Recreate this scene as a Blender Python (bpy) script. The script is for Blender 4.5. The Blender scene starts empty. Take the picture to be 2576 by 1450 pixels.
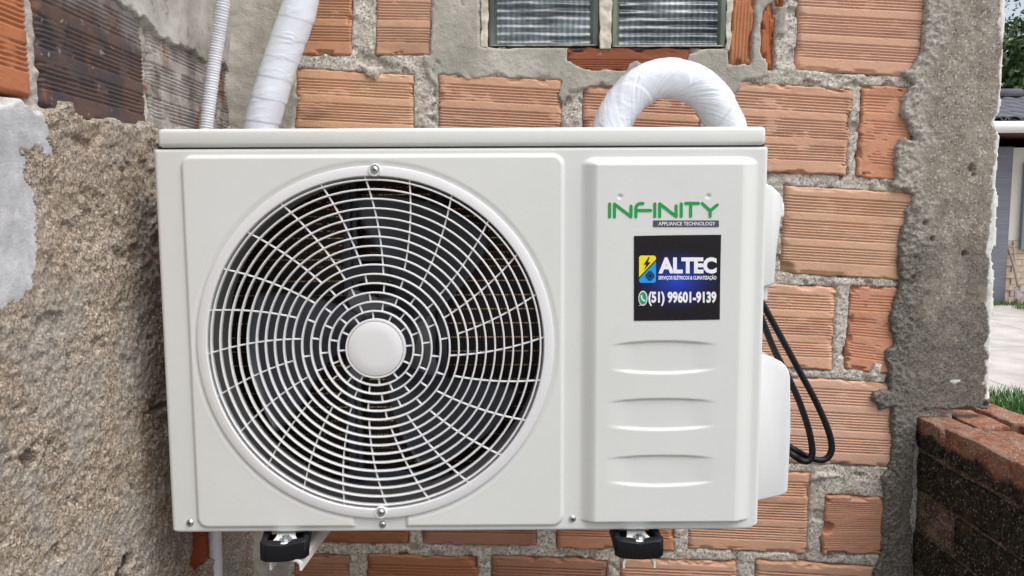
import bpy, bmesh, math, random
import numpy as np
from mathutils import Vector, Matrix

random.seed(7)
sc = bpy.context.scene
COL = sc.collection

# ------------------------------------------------------------------ camera
F, CX, CY = 1905.0, 1288.0, 725.0          # photo read at 2576 x 1450
PITCH, ROLL, YAW = 0.09706, 0.00449, 0.00298
CAM = np.array([0.0, 0.0, 1.5])
fw = np.array([math.sin(YAW) * math.cos(PITCH), math.cos(YAW) * math.cos(PITCH), -math.sin(PITCH)])
_r = np.array([math.cos(YAW), -math.sin(YAW), 0.0])
_d = np.cross(fw, _r)
rt = math.cos(ROLL) * _r + math.sin(ROLL) * _d
dn = -math.sin(ROLL) * _r + math.cos(ROLL) * _d
cam = bpy.data.cameras.new('camera')
cam.sensor_width = 36.0
cam.lens = 36.0 * F / 2576.0
cam.clip_start = 0.02
cam.clip_end = 900.0
cam_o = bpy.data.objects.new('camera', cam)
COL.objects.link(cam_o)
cam_o.matrix_world = Matrix(((rt[0], -dn[0], -fw[0], CAM[0]), (rt[1], -dn[1], -fw[1], CAM[1]),
                             (rt[2], -dn[2], -fw[2], CAM[2]), (0, 0, 0, 1)))
sc.camera = cam_o

# ------------------------------------------------------------------ light
SUN_EL, SUN_AZ = math.radians(60), math.radians(126)     # azimuth clockwise from +Y: right, behind the camera
world = bpy.data.worlds.new('World')
sc.world = world
world.use_nodes = True
wn = world.node_tree
bgn = wn.nodes['Background']
sky = wn.nodes.new('ShaderNodeTexSky')
sky.sky_type = 'NISHITA'
sky.sun_disc = False
sky.sun_elevation = SUN_EL
sky.sun_rotation = SUN_AZ
sky.air_density = 1.0
sky.dust_density = 4.0
hs = wn.nodes.new('ShaderNodeHueSaturation')
hs.inputs['Saturation'].default_value = 0.48
wn.links.new(sky.outputs[0], hs.inputs['Color'])
wn.links.new(hs.outputs[0], bgn.inputs['Color'])
bgn.inputs['Strength'].default_value = 0.13
sun = bpy.data.lights.new('sun', 'SUN')
sun.energy = 1.3
sun.angle = math.radians(60)
sun.color = (1.0, 0.97, 0.93)
sun_o = bpy.data.objects.new('sun', sun)
COL.objects.link(sun_o)
sdir = Vector((math.sin(SUN_AZ) * math.cos(SUN_EL), math.cos(SUN_AZ) * math.cos(SUN_EL), math.sin(SUN_EL)))
sun_o.rotation_euler = sdir.to_track_quat('Z', 'Y').to_euler()
sun_o.location = (4, -4, 6)
sc.view_settings.view_transform = 'Standard'
sc.view_settings.look = 'None'
sc.view_settings.gamma = 1.0
sc.view_settings.use_curve_mapping = False
sc.view_settings.exposure = 0.7
sc.cycles.use_denoising = True
sc.cycles.max_bounces = 8

# ------------------------------------------------------------------ helpers
def ray(px, py):
    px = np.asarray(px, float); py = np.asarray(py, float)
    return fw * F + rt * (px - CX)[..., None] + dn * (py - CY)[..., None]
def onY(px, py, Y):
    r = ray(px, py); t = (Y - CAM[1]) / r[..., 1]
    return CAM[0] + t * r[..., 0], CAM[2] + t * r[..., 2]
def onX(px, py, X):
    r = ray(px, py); t = (X - CAM[0]) / r[..., 0]
    return CAM[1] + t * r[..., 1], CAM[2] + t * r[..., 2]
def onZ(px, py, Z):
    r = ray(px, py); t = (Z - CAM[2]) / r[..., 2]
    return CAM[0] + t * r[..., 0], CAM[1] + t * r[..., 1]
def polyY(pts, Y):
    p = np.array(pts, float); x, z = onY(p[:, 0], p[:, 1], Y)
    return np.stack([x, z], 1)
def polyX(pts, X):
    p = np.array(pts, float); y, z = onX(p[:, 0], p[:, 1], X)
    return np.stack([y, z], 1)

_tab = np.random.RandomState(11).rand(256, 256)
def vnoise(x, y, seed=0):
    x = np.asarray(x) + seed * 37.17; y = np.asarray(y) + seed * 91.73
    xi = np.floor(x).astype(int); yi = np.floor(y).astype(int)
    fx = x - xi; fy = y - yi
    fx = fx * fx * (3 - 2 * fx); fy = fy * fy * (3 - 2 * fy)
    a = _tab[xi & 255, yi & 255]; b = _tab[(xi + 1) & 255, yi & 255]
    c = _tab[xi & 255, (yi + 1) & 255]; d = _tab[(xi + 1) & 255, (yi + 1) & 255]
    return (a + (b - a) * fx) * (1 - fy) + (c + (d - c) * fx) * fy - 0.5
def fbm(x, y, f, o=4, seed=0, gain=0.5):
    s = 0; a = 1.0
    for k in range(o):
        s = s + a * vnoise(x * f, y * f, seed + k * 3)
        f *= 2.03; a *= gain
    return s
def sstep(a, b, x):
    t = np.clip((x - a) / (b - a), 0, 1)
    return t * t * (3 - 2 * t)
def sdpoly(P, x, y):
    """signed distance to a polygon, negative inside"""
    d2 = np.full(x.shape, 1e9); ins = np.zeros(x.shape, bool)
    n = len(P)
    for i in range(n):
        ax, ay = P[i]; bx, by = P[(i + 1) % n]
        ex, ey = bx - ax, by - ay
        wx, wy = x - ax, y - ay
        t = np.clip((wx * ex + wy * ey) / (ex * ex + ey * ey + 1e-12), 0, 1)
        d2 = np.minimum(d2, (wx - t * ex) ** 2 + (wy - t * ey) ** 2)
        c = ((ay > y) != (by > y)) & (x < (bx - ax) * (y - ay) / (by - ay + 1e-15) + ax)
        ins ^= c
    d = np.sqrt(d2)
    return np.where(ins, -d, d)
def lin(h):
    h = h.lstrip('#')
    r = []
    for i in (0, 2, 4):
        c = int(h[i:i + 2], 16) / 255
        r.append(c / 12.92 if c <= 0.04045 else ((c + 0.055) / 1.055) ** 2.4)
    return tuple(r)

WLOC = {}
def place(o, parent):
    COL.objects.link(o)
    if parent is not None:
        o.parent = parent
        o.location = Vector(o.location) - WLOC[parent.name]
        WLOC[o.name] = Vector(o.location) + WLOC[parent.name]
    else:
        WLOC[o.name] = Vector(o.location)
    return o
def tag(o, label=None, cat=None, group=None, kind=None):
    if label: o['label'] = label
    if cat: o['category'] = cat
    if group: o['group'] = group
    if kind: o['kind'] = kind
    return o
def thing(name, label, cat, loc=(0, 0, 0), group=None):
    o = bpy.data.objects.new(name, None)
    o.empty_display_size = 0.05
    o.location = loc
    place(o, None)
    return tag(o, label, cat, group)
def mobj(name, V, Fc, mat, parent=None, smooth=False, loc=None, attrs=None):
    """mesh object; Fc an (n,3|4) int array or a list of faces"""
    me = bpy.data.meshes.new(name)
    V = np.asarray(V, np.float32)
    if isinstance(Fc, np.ndarray):
        n, k = Fc.shape
        me.vertices.add(len(V)); me.vertices.foreach_set('co', V.ravel())
        me.loops.add(n * k); me.loops.foreach_set('vertex_index', Fc.ravel().astype(np.int32))
        me.polygons.add(n)
        me.polygons.foreach_set('loop_start', np.arange(0, n * k, k, dtype=np.int32))
        me.polygons.foreach_set('loop_total', np.full(n, k, np.int32))
        me.update(calc_edges=True)
    else:
        me.from_pydata([tuple(map(float, v)) for v in V], [], [tuple(f) for f in Fc])
    if attrs:
        for an, av in attrs.items():
            at = me.attributes.new(an, 'FLOAT', 'POINT')
            at.data.foreach_set('value', np.asarray(av, np.float32).ravel())
    if smooth:
        me.polygons.foreach_set('use_smooth', np.ones(len(me.polygons), bool))
    if mat is not None:
        for m in (mat if isinstance(mat, (list, tuple)) else [mat]):
            me.materials.append(m)
    o = bpy.data.objects.new(name, me)
    if loc is not None: o.location = loc
    place(o, parent)
    return o
def inst(o, parent, loc, name=None, rot=None):
    c = o.copy()
    c.parent = None
    c.location = loc
    if rot is not None: c.rotation_euler = rot
    place(c, parent)
    return c
def grid_faces(ni, nj):
    i, j = np.meshgrid(np.arange(ni - 1), np.arange(nj - 1), indexing='ij')
    a = (i * nj + j).ravel()
    return np.stack([a, a + nj, a + nj + 1, a + 1], 1)
def sheet(name, V, ni, nj, mat, parent, mask=None, attrs=None, back=None, smooth=True, flip=False):
    Fq = grid_faces(ni, nj)
    V = V.reshape(-1, 3)
    if mask is not None:
        m = mask.ravel()
        Fq = Fq[m[Fq].all(1)]
        used = np.zeros(len(V), bool); used[Fq.ravel()] = True
        idx = np.cumsum(used) - 1
        V = V[used]; Fq = idx[Fq]
        if attrs: attrs = {k: np.asarray(a).ravel()[used] for k, a in attrs.items()}
    if flip: Fq = Fq[:, ::-1]
    if back is not None:
        e = np.concatenate([Fq[:, [0, 1]], Fq[:, [1, 2]], Fq[:, [2, 3]], Fq[:, [3, 0]]])
        key = np.sort(e, 1); k1 = key[:, 0].astype(np.int64) * len(V) + key[:, 1]
        u, inv, cnt = np.unique(k1, return_inverse=True, return_counts=True)
        be = e[cnt[inv] == 1]
        bv = np.unique(be)
        mp = -np.ones(len(V), int); mp[bv] = np.arange(len(bv)) + len(V)
        V2 = V[bv].copy()
        V2 = back(V2)
        Fs = np.stack([be[:, 1], be[:, 0], mp[be[:, 0]], mp[be[:, 1]]], 1)
        if attrs: attrs = {k: np.concatenate([np.asarray(a).ravel(), np.asarray(a).ravel()[bv]]) for k, a in attrs.items()}
        V = np.concatenate([V, V2]); Fq = np.concatenate([Fq, Fs])
    return mobj(name, V, Fq, mat, parent, smooth, attrs=attrs)
def box_geo(x0, x1, y0, y1, z0, z1):
    V = [(x0, y0, z0), (x1, y0, z0), (x1, y1, z0), (x0, y1, z0), (x0, y0, z1), (x1, y0, z1), (x1, y1, z1), (x0, y1, z1)]
    Fc = [(0, 3, 2, 1), (4, 5, 6, 7), (0, 1, 5, 4), (1, 2, 6, 5), (2, 3, 7, 6), (3, 0, 4, 7)]
    return V, Fc
def box(name, x0, x1, y0, y1, z0, z1, mat, parent=None, bev=0.0, seg=2, rot=None, piv=None):
    V, Fc = box_geo(x0, x1, y0, y1, z0, z1)
    bm = bmesh.new()
    vs = [bm.verts.new(v) for v in V]
    for f in Fc: bm.faces.new([vs[i] for i in f])
    if bev > 0:
        bmesh.ops.bevel(bm, geom=list(bm.edges), offset=bev, segments=seg, profile=0.5, affect='EDGES')
    if rot is not None:
        bmesh.ops.rotate(bm, cent=piv or (0, 0, 0), matrix=rot, verts=bm.verts)
    return bm_obj(name, bm, mat, parent, smooth=bev > 0)
def bm_obj(name, bm, mat, parent, smooth=False, loc=None):
    me = bpy.data.meshes.new(name)
    bmesh.ops.recalc_face_normals(bm, faces=bm.faces)
    bm.to_mesh(me); bm.free()
    if smooth:
        me.polygons.foreach_set('use_smooth', np.ones(len(me.polygons), bool))
        try: me.set_sharp_from_angle(angle=math.radians(40))
        except Exception: pass
    for m in (mat if isinstance(mat, (list, tuple)) else [mat]): me.materials.append(m)
    o = bpy.data.objects.new(name, me)
    if loc is not None: o.location = loc
    return place(o, parent)
def extrude_poly(name, pts, y0, y1, mat, parent):
    """polygon in (x,z) extruded from y0 (front) to y1"""
    n = len(pts)
    V = [(p[0], y0, p[1]) for p in pts] + [(p[0], y1, p[1]) for p in pts]
    Fc = [tuple(range(n)), tuple(range(2 * n - 1, n - 1, -1))] + [(i, i + n, (i + 1) % n + n, (i + 1) % n) for i in range(n)]
    return mobj(name, V, Fc, mat, parent)
def catmull(P, n):
    P = np.asarray(P, float)
    P = np.vstack([2 * P[0] - P[1], P, 2 * P[-1] - P[-2]])
    out = []
    for i in range(1, len(P) - 2):
        for t in np.linspace(0, 1, n, endpoint=False):
            a, b, c, d = P[i - 1], P[i], P[i + 1], P[i + 2]
            out.append(0.5 * ((2 * b) + (-a + c) * t + (2 * a - 5 * b + 4 * c - d) * t * t + (-a + 3 * b - 3 * c + d) * t ** 3))
    out.append(P[-2])
    return np.array(out)
def resample(C, step):
    s = np.concatenate([[0], np.cumsum(np.linalg.norm(np.diff(C, axis=0), axis=1))])
    n = max(3, int(s[-1] / step))
    q = np.linspace(0, s[-1], n)
    return np.stack([np.interp(q, s, C[:, k]) for k in range(3)], 1), q
def tube(name, C, S, rad, nseg, mat, parent=None, caps=True, attrs=None):
    """tube round the centre line C; rad: number or function(s, theta) grids"""
    n = len(C)
    T = np.gradient(C, axis=0); T /= np.linalg.norm(T, axis=1)[:, None]
    up = np.array([0, -1.0, 0]) if abs(T[0][1]) < 0.9 else np.array([1.0, 0, 0])
    N = np.zeros_like(T)
    v = up - T[0] * (up @ T[0]); N[0] = v / np.linalg.norm(v)
    for i in range(1, n):
        v = N[i - 1] - T[i] * (N[i - 1] @ T[i]); N[i] = v / np.linalg.norm(v)
    B = np.cross(T, N)
    th = np.linspace(-math.pi, math.pi, nseg, endpoint=False)
    SS, TH = np.meshgrid(S, th, indexing='ij')
    R = rad(SS, TH) if callable(rad) else np.full(SS.shape, rad)
    V = C[:, None, :] + R[..., None] * (np.cos(TH)[..., None] * N[:, None, :] + np.sin(TH)[..., None] * B[:, None, :])
    V = V.reshape(-1, 3)
    i, j = np.meshgrid(np.arange(n - 1), np.arange(nseg), indexing='ij')
    a = (i * nseg + j).ravel(); b = (i * nseg + (j + 1) % nseg).ravel()
    Fq = np.stack([a, b, b + nseg, a + nseg], 1)
    if caps:
        V = np.vstack([V, C[0], C[-1]])
        c0, c1 = n * nseg, n * nseg + 1
        j = np.arange(nseg); k = (j + 1) % nseg
        e0 = np.stack([np.full(nseg, c0), k, j, j], 1); e1 = np.stack([np.full(nseg, c1), (n - 1) * nseg + j, (n - 1) * nseg + k, (n - 1) * nseg + k], 1)
        Fl = [tuple(f) for f in Fq] + [tuple(f[:3]) for f in e0] + [tuple(f[:3]) for f in e1]
        if attrs is not None:
            z2 = [0.0, float(S[-1])]
            attrs = {'along': np.concatenate([SS.ravel(), z2]), 'round': np.concatenate([TH.ravel(), [0, 0]]), 'slant': np.full(len(V), attrs[0]), 'crease': np.full(len(V), attrs[1])}
        return mobj(name, V, Fl, mat, parent, True, attrs=attrs)
    return mobj(name, V, Fq, mat, parent, True)
def lathe(name, prof, c, nseg, mat, parent=None, smooth=True, loc=None):
    """profile of (r, w): revolve about the line through c along -Y (w towards the camera)"""
    th = np.linspace(0, 2 * math.pi, nseg, endpoint=False)
    P = np.array(prof, float)
    V = np.zeros((len(P), nseg, 3))
    V[..., 0] = c[0] + P[:, 0, None] * np.cos(th); V[..., 2] = c[2] + P[:, 0, None] * np.sin(th)
    V[..., 1] = c[1] - P[:, 1, None]
    i, j = np.meshgrid(np.arange(len(P) - 1), np.arange(nseg), indexing='ij')
    a = (i * nseg + j).ravel(); b = (i * nseg + (j + 1) % nseg).ravel()
    Fq = np.stack([a, a + nseg, b + nseg, b], 1)
    o = mobj(name, V.reshape(-1, 3), Fq, mat, parent, smooth, loc=loc)
    if smooth: o.data.set_sharp_from_angle(angle=math.radians(32))
    return o

# ------------------------------------------------------------------ materials
def mat_new(name, base=(0.8, 0.8, 0.8), rough=0.6, metal=0.0, spec=0.5):
    m = bpy.data.materials.new(name)
    m.use_nodes = True
    b = m.node_tree.nodes['Principled BSDF']
    b.inputs['Base Color'].default_value = (*base, 1)
    b.inputs['Roughness'].default_value = rough
    b.inputs['Metallic'].default_value = metal
    b.inputs['Specular IOR Level'].default_value = spec
    return m
class NT:
    def __init__(self, m):
        self.t = m.node_tree; self.b = self.t.nodes['Principled BSDF']
        self.tc = self.t.nodes.new('ShaderNodeTexCoord')
    def link(self, a, b): self.t.links.new(a, b)
    def n(self, ty, **kw):
        o = self.t.nodes.new(ty)
        for k, v in kw.items(): setattr(o, k, v)
        return o
    def vec(self, scale=(1, 1, 1), rot=(0, 0, 0)):
        mp = self.n('ShaderNodeMapping')
        mp.inputs['Scale'].default_value = scale; mp.inputs['Rotation'].default_value = rot
        self.link(self.tc.outputs['Object'], mp.inputs['Vector'])
        return mp.outputs[0]
    def noise(self, scale, detail=4, rough=0.55, vec=None, dist=0.0):
        o = self.n('ShaderNodeTexNoise')
        o.inputs['Scale'].default_value = scale; o.inputs['Detail'].default_value = detail
        o.inputs['Roughness'].default_value = rough; o.inputs['Distortion'].default_value = dist
        self.link(vec if vec is not None else self.tc.outputs['Object'], o.inputs['Vector'])
        return o.outputs['Fac']
    def voro(self, scale, feature='F1', vec=None):
        o = self.n('ShaderNodeTexVoronoi', feature=feature)
        o.inputs['Scale'].default_value = scale
        self.link(vec if vec is not None else self.tc.outputs['Object'], o.inputs['Vector'])
        return o
    def ramp(self, fac, a, b, lo=0.0, hi=1.0):
        o = self.n('ShaderNodeMapRange', clamp=True, interpolation_type='SMOOTHSTEP')
        o.inputs['From Min'].default_value = a; o.inputs['From Max'].default_value = b
        o.inputs['To Min'].default_value = lo; o.inputs['To Max'].default_value = hi
        self.link(fac, o.inputs['Value'])
        return o.outputs[0]
    def math(self, op, a, b=None):
        o = self.n('ShaderNodeMath', operation=op)
        for i, x in enumerate((a, b)):
            if x is None: continue
            if isinstance(x, (int, float)): o.inputs[i].default_value = x
            else: self.link(x, o.inputs[i])
        return o.outputs[0]
    def mix(self, fac, a, b, mode='MIX'):
        o = self.n('ShaderNodeMix', data_type='RGBA', blend_type=mode)
        if isinstance(fac, (int, float)): o.inputs[0].default_value = fac
        else: self.link(fac, o.inputs[0])
        for i, x in ((6, a), (7, b)):
            if isinstance(x, tuple): o.inputs[i].default_value = (*x[:3], 1)
            else: self.link(x, o.inputs[i])
        return o.outputs[2]
    def grains(self, scale):
        o = self.voro(scale)
        sp = self.n('ShaderNodeSeparateColor'); self.link(o.outputs['Color'], sp.inputs[0])
        return sp.outputs[0], sp.outputs[1], o.outputs['Distance']
    def attr(self, name):
        o = self.n('ShaderNodeAttribute', attribute_name=name)
        return o.outputs['Fac']
    def objcol(self): return self.n('ShaderNodeObjectInfo').outputs['Color']
    def objrand(self): return self.n('ShaderNodeObjectInfo').outputs['Random']
    def base(self, c): self.link(c, self.b.inputs['Base Color'])
    def bump(self, h, strength=0.5, dist=0.001):
        o = self.n('ShaderNodeBump')
        o.inputs['Strength'].default_value = strength; o.inputs['Distance'].default_value = dist
        self.link(h, o.inputs['Height'])
        self.link(o.outputs[0], self.b.inputs['Normal'])
        return o

# fired clay: colour comes from each brick, with scorching, dust and specks
M_brick = mat_new('fired_clay', rough=0.85, spec=0.25)
n = NT(M_brick)
c = n.objcol()
c = n.mix(n.ramp(n.noise(9, 3), 0.35, 0.7, 0, 0.55), c, n.mix(1.0, c, (1.12, 1.02, 0.95), 'MULTIPLY'))
c = n.mix(n.ramp(n.noise(14, 5, 0.6, vec=n.vec((0.35, 1, 1.2))), 0.5, 0.74, 0, 0.75), c, n.mix(1.0, c, (0.6, 0.56, 0.56), 'MULTIPLY'))
c = n.mix(n.ramp(n.noise(260, 3, 0.6), 0.62, 0.75, 0, 0.5), c, n.mix(1.0, c, (0.62, 0.55, 0.5), 'MULTIPLY'))
c = n.mix(n.ramp(n.noise(45, 6, 0.65), 0.66, 0.74, 0, 0.4), c, (0.42, 0.38, 0.33))
n.base(c)
n.bump(n.math('ADD', n.noise(520, 4, 0.65), n.noise(140, 4, 0.6)), 0.5, 0.0014)

M_burnt = mat_new('scorched_clay', rough=0.7, spec=0.35)
n = NT(M_burnt)
c = n.mix(n.ramp(n.noise(16, 5, 0.6), 0.35, 0.62), (0.05, 0.042, 0.046), (0.105, 0.062, 0.05))
c = n.mix(n.ramp(n.noise(22, 5, 0.65, vec=n.vec((1, 1, 0.6))), 0.58, 0.68, 0, 0.85), c, (0.19, 0.075, 0.035))
sepz = n.n('ShaderNodeSeparateXYZ'); n.link(n.tc.outputs['Object'], sepz.inputs[0])
gz = n.math('ADD', sepz.outputs['Z'], n.math('MULTIPLY', n.noise(24, 5, 0.6), 0.12))
c = n.mix(n.ramp(gz, 1.755, 1.79, 0, 0.85), c, n.mix(n.noise(60, 4), (0.14, 0.135, 0.135), (0.27, 0.26, 0.25)))
c = n.mix(n.ramp(n.noise(120, 3), 0.66, 0.72, 0, 0.6), c, (0.33, 0.32, 0.29))
n.base(c)
n.bump(n.math('ADD', n.noise(300, 4, 0.6), n.noise(60, 3)), 0.35, 0.0015)

M_smear = mat_new('cement_smeared_clay', rough=0.9, spec=0.2)
n = NT(M_smear)
c = n.mix(n.ramp(n.noise(40, 5, 0.6), 0.3, 0.7), (0.20, 0.185, 0.175), (0.38, 0.36, 0.335))
c = n.mix(n.ramp(n.noise(17, 6, 0.68, vec=n.vec((1, 1.6, 0.55))), 0.54, 0.63, 0, 0.9), c, (0.22, 0.085, 0.035))
c = n.mix(n.ramp(n.noise(13, 5, 0.6, dist=0.4), 0.58, 0.66, 0, 0.8), c, (0.085, 0.065, 0.055))
n.base(c)
n.bump(n.math('ADD', n.noise(380, 4, 0.65), n.noise(90, 4)), 0.6, 0.002)

# mortar: old pebbly joints, new grey patches
M_mortar = mat_new('mortar', rough=0.95, spec=0.15)
n = NT(M_mortar)
g1, g2, gd = n.grains(380)
old = n.mix(g1, (0.47, 0.43, 0.375), (0.84, 0.805, 0.735))
old = n.mix(n.ramp(g2, 0.84, 0.88, 0, 0.8), old, (0.20, 0.175, 0.145))
old = n.mix(n.ramp(n.noise(28, 4), 0.4, 0.68, 0, 0.75), old, n.mix(g1, (0.42, 0.37, 0.305), (0.68, 0.62, 0.53)))
old = n.mix(n.ramp(n.voro(420).outputs['Distance'], 0.0, 0.12, 0.4, 0.0), old, (0.2, 0.18, 0.155))
new = n.mix(n.ramp(n.noise(12, 5, 0.6), 0.3, 0.7), (0.34, 0.325, 0.28), (0.50, 0.475, 0.42))
new = n.mix(n.ramp(n.noise(130, 4, 0.7), 0.62, 0.74, 0, 0.5), new, (0.2, 0.17, 0.13))
fr = n.attr('fresh')
c = n.mix(fr, old, new)
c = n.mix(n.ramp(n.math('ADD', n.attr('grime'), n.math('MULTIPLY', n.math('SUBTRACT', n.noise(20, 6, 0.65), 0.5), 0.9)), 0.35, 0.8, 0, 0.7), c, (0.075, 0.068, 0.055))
n.base(c)
hgt = n.math('ADD', n.math('MULTIPLY', n.noise(520, 4, 0.65), n.ramp(fr, 0, 1, 1.4, 0.5)), n.math('MULTIPLY', n.noise(120, 4, 0.6), 0.8))
n.bump(hgt, 0.8, 0.003)

# left wall coat: brown coarse render, limewash, grey cement
M_render = mat_new('coarse_render', rough=0.95, spec=0.15)
n = NT(M_render)
g1, g2, gd = n.grains(500)
br = n.mix(g1, (0.28, 0.22, 0.165), (0.62, 0.53, 0.435))
br = n.mix(n.ramp(g2, 0.82, 0.86, 0, 0.8), br, (0.16, 0.12, 0.09))
br = n.mix(n.ramp(g2, 0.10, 0.06, 0, 0.8), br, (0.76, 0.69, 0.60))
br = n.mix(n.ramp(n.noise(15, 4), 0.42, 0.66, 0, 0.55), br, n.mix(g1, (0.33, 0.31, 0.285), (0.56, 0.535, 0.50)))
br = n.mix(n.ramp(n.noise(6, 4, 0.6), 0.5, 0.7, 0, 0.5), br, n.mix(g1, (0.26, 0.185, 0.12), (0.56, 0.43, 0.30)))
br = n.mix(n.ramp(n.voro(95).outputs['Distance'], 0.0, 0.16, 0.4, 0.0), br, (0.50, 0.47, 0.43))
br = n.mix(n.ramp(n.noise(75, 2), 0.74, 0.78, 0, 0.8), br, (0.27, 0.095, 0.04))
br = n.mix(n.ramp(n.noise(120, 4, 0.7), 0.66, 0.72, 0, 0.7), br, (0.15, 0.115, 0.085))
pw = n.mix(n.ramp(n.noise(35, 5, 0.6), 0.35, 0.7), (0.40, 0.41, 0.43), (0.55, 0.56, 0.58))
pw = n.mix(n.ramp(n.noise(200, 3), 0.62, 0.7, 0, 0.6), pw, (0.42, 0.38, 0.35))
gy = n.mix(n.ramp(n.noise(18, 5, 0.6), 0.3, 0.7), (0.30, 0.29, 0.265), (0.46, 0.45, 0.415))
gy = n.mix(n.ramp(n.noise(55, 6, 0.7), 0.57, 0.68, 0, 0.75), gy, (0.17, 0.145, 0.11))
gy = n.mix(n.ramp(n.noise(9, 6, 0.65, dist=0.6), 0.52, 0.64, 0, 0.6), gy, (0.36, 0.315, 0.265))
c = n.mix(n.attr('cement'), br, gy)
c = n.mix(n.attr('paint'), c, pw)
n.base(c)
rf = n.math('ADD', n.attr('cement'), n.attr('paint'))
hgt = n.math('ADD', n.math('MULTIPLY', n.math('ADD', n.noise(430, 5, 0.75), g1), n.ramp(rf, 0, 1, 0.7, 0.12)), n.math('MULTIPLY', n.noise(80, 4, 0.6), n.ramp(rf, 0, 1, 0.7, 0.3)))
n.bump(hgt, 1.0, 0.004)

M_pillar = mat_new('weathered_plaster', rough=0.92, spec=0.2)
n = NT(M_pillar)
c = n.mix(n.ramp(n.noise(35, 5, 0.6), 0.3, 0.7), (0.24, 0.212, 0.172), (0.35, 0.315, 0.265))
c = n.mix(n.ramp(n.noise(420, 3, 0.6), 0.55, 0.72, 0, 0.6), c, (0.45, 0.43, 0.38))
c = n.mix(n.ramp(n.noise(300, 3), 0.6, 0.72, 0, 0.7), c, (0.1, 0.09, 0.075))
g1, g2, gd = n.grains(400)
c = n.mix(n.ramp(g2, 0.88, 0.92, 0, 0.6), c, (0.6, 0.575, 0.52))
c = n.mix(n.ramp(g2, 0.10, 0.06, 0, 0.7), c, (0.12, 0.105, 0.085))
cr = n.mix(g1, (0.27, 0.25, 0.21), (0.50, 0.475, 0.425))
c = n.mix(n.attr('crust'), c, cr)
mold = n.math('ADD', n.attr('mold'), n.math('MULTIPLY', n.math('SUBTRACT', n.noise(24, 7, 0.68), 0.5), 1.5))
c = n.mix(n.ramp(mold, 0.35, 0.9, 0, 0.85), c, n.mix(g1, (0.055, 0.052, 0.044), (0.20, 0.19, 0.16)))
c = n.mix(n.attr('white'), c, n.mix(n.noise(120, 3), (0.55, 0.57, 0.54), (0.82, 0.83, 0.80)))
n.base(c)
hgt = n.math('ADD', n.math('MULTIPLY', n.noise(480, 4, 0.65), 1.0), n.noise(130, 4, 0.6))
n.bump(hgt, 0.7, 0.002)

M_moss = mat_new('mould_covered_brick', rough=0.95, spec=0.15)
n = NT(M_moss)
c = n.objcol()
c = n.mix(n.ramp(n.noise(40, 5), 0.3, 0.7), c, n.mix(1.0, c, (0.6, 0.55, 0.5), 'MULTIPLY'))
c = n.mix(n.ramp(n.noise(55, 5, 0.65, vec=n.vec((1, 0.4, 1))), 0.45, 0.68, 0, 0.75), c, (0.25, 0.19, 0.145))
c = n.mix(n.ramp(n.noise(26, 6, 0.7), 0.56, 0.7, 0, 0.8), c, (0.05, 0.04, 0.03))
g1, g2, gd = n.grains(420)
c = n.mix(n.ramp(g2, 0.8, 0.86, 0, 0.5), c, (0.42, 0.34, 0.27))
mo = n.mix(n.math('MULTIPLY', g1, n.ramp(n.noise(60, 5, 0.7), 0.3, 0.65)), (0.007, 0.007, 0.006), (0.085, 0.075, 0.055))
mo = n.mix(n.ramp(g2, 0.93, 0.96, 0, 0.7), mo, (0.25, 0.24, 0.2))
mo = n.mix(n.ramp(n.noise(16, 5, 0.6), 0.55, 0.68, 0, 0.9), mo, (0.055, 0.042, 0.018))
mo = n.mix(n.ramp(n.noise(38, 6, 0.7), 0.66, 0.72, 0, 0.9), mo, (0.22, 0.215, 0.19))
mo = n.mix(n.ramp(n.voro(85).outputs['Distance'], 0.0, 0.2, 0.7, 0.0), mo, (0.15, 0.145, 0.12))
c = n.mix(n.ramp(n.math('ADD', n.attr('mold'), n.math('MULTIPLY', n.math('SUBTRACT', n.noise(18, 6, 0.65), 0.5), 1.2)), 0.35, 0.6), c, mo)
n.base(c)
n.bump(n.math('ADD', n.noise(300, 4, 0.65), n.noise(60, 4, 0.6)), 0.8, 0.003)

M_case = mat_new('white_enamel', (0.665, 0.685, 0.672), 0.42)
n = NT(M_case)
n.base(n.mix(n.ramp(n.noise(7, 5, 0.6), 0.35, 0.75, 0, 1), (0.695, 0.712, 0.696), (0.67, 0.688, 0.672)))
n.link(n.ramp(n.noise(11, 5, 0.65), 0.3, 0.7, 0.36, 0.5), n.b.inputs['Roughness'])
n.bump(n.noise(900, 2), 0.03, 0.0004)
M_grille = mat_new('white_plastic', (0.73, 0.735, 0.745), 0.38)
M_cover = mat_new('white_abs_cover', (0.73, 0.745, 0.75), 0.4)
M_black_in = mat_new('charcoal_plastic', (0.075, 0.085, 0.105), 0.32)
M_blade = mat_new('fan_plastic', (0.048, 0.055, 0.070), 0.28)
M_motor = mat_new('motor_paint', (0.24, 0.245, 0.26), 0.4)
M_inner = mat_new('inner_sheet', (0.42, 0.42, 0.41), 0.5)
M_shroud = mat_new('shroud_sheet', (0.17, 0.17, 0.168), 0.5)
M_fin = mat_new('condenser_fins', (0.016, 0.012, 0.010), 0.45, 0.3)
n = NT(M_fin)
w = n.n('ShaderNodeTexWave', bands_direction='X'); w.inputs['Scale'].default_value = 160
n.link(n.tc.outputs['Object'], w.inputs['Vector'])
n.base(n.mix(n.ramp(w.outputs['Fac'], 0.3, 0.8), (0.010, 0.009, 0.009), (0.075, 0.055, 0.045)))
M_brass = mat_new('golden_fin_edge', (0.62, 0.40, 0.17), 0.3, 0.9)
n = NT(M_brass)
w = n.noise(900, 1, vec=n.vec((1, 0.01, 0.01)))
n.base(n.mix(n.ramp(w, 0.45, 0.55), (0.16, 0.10, 0.045), (0.95, 0.75, 0.42)))
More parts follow.
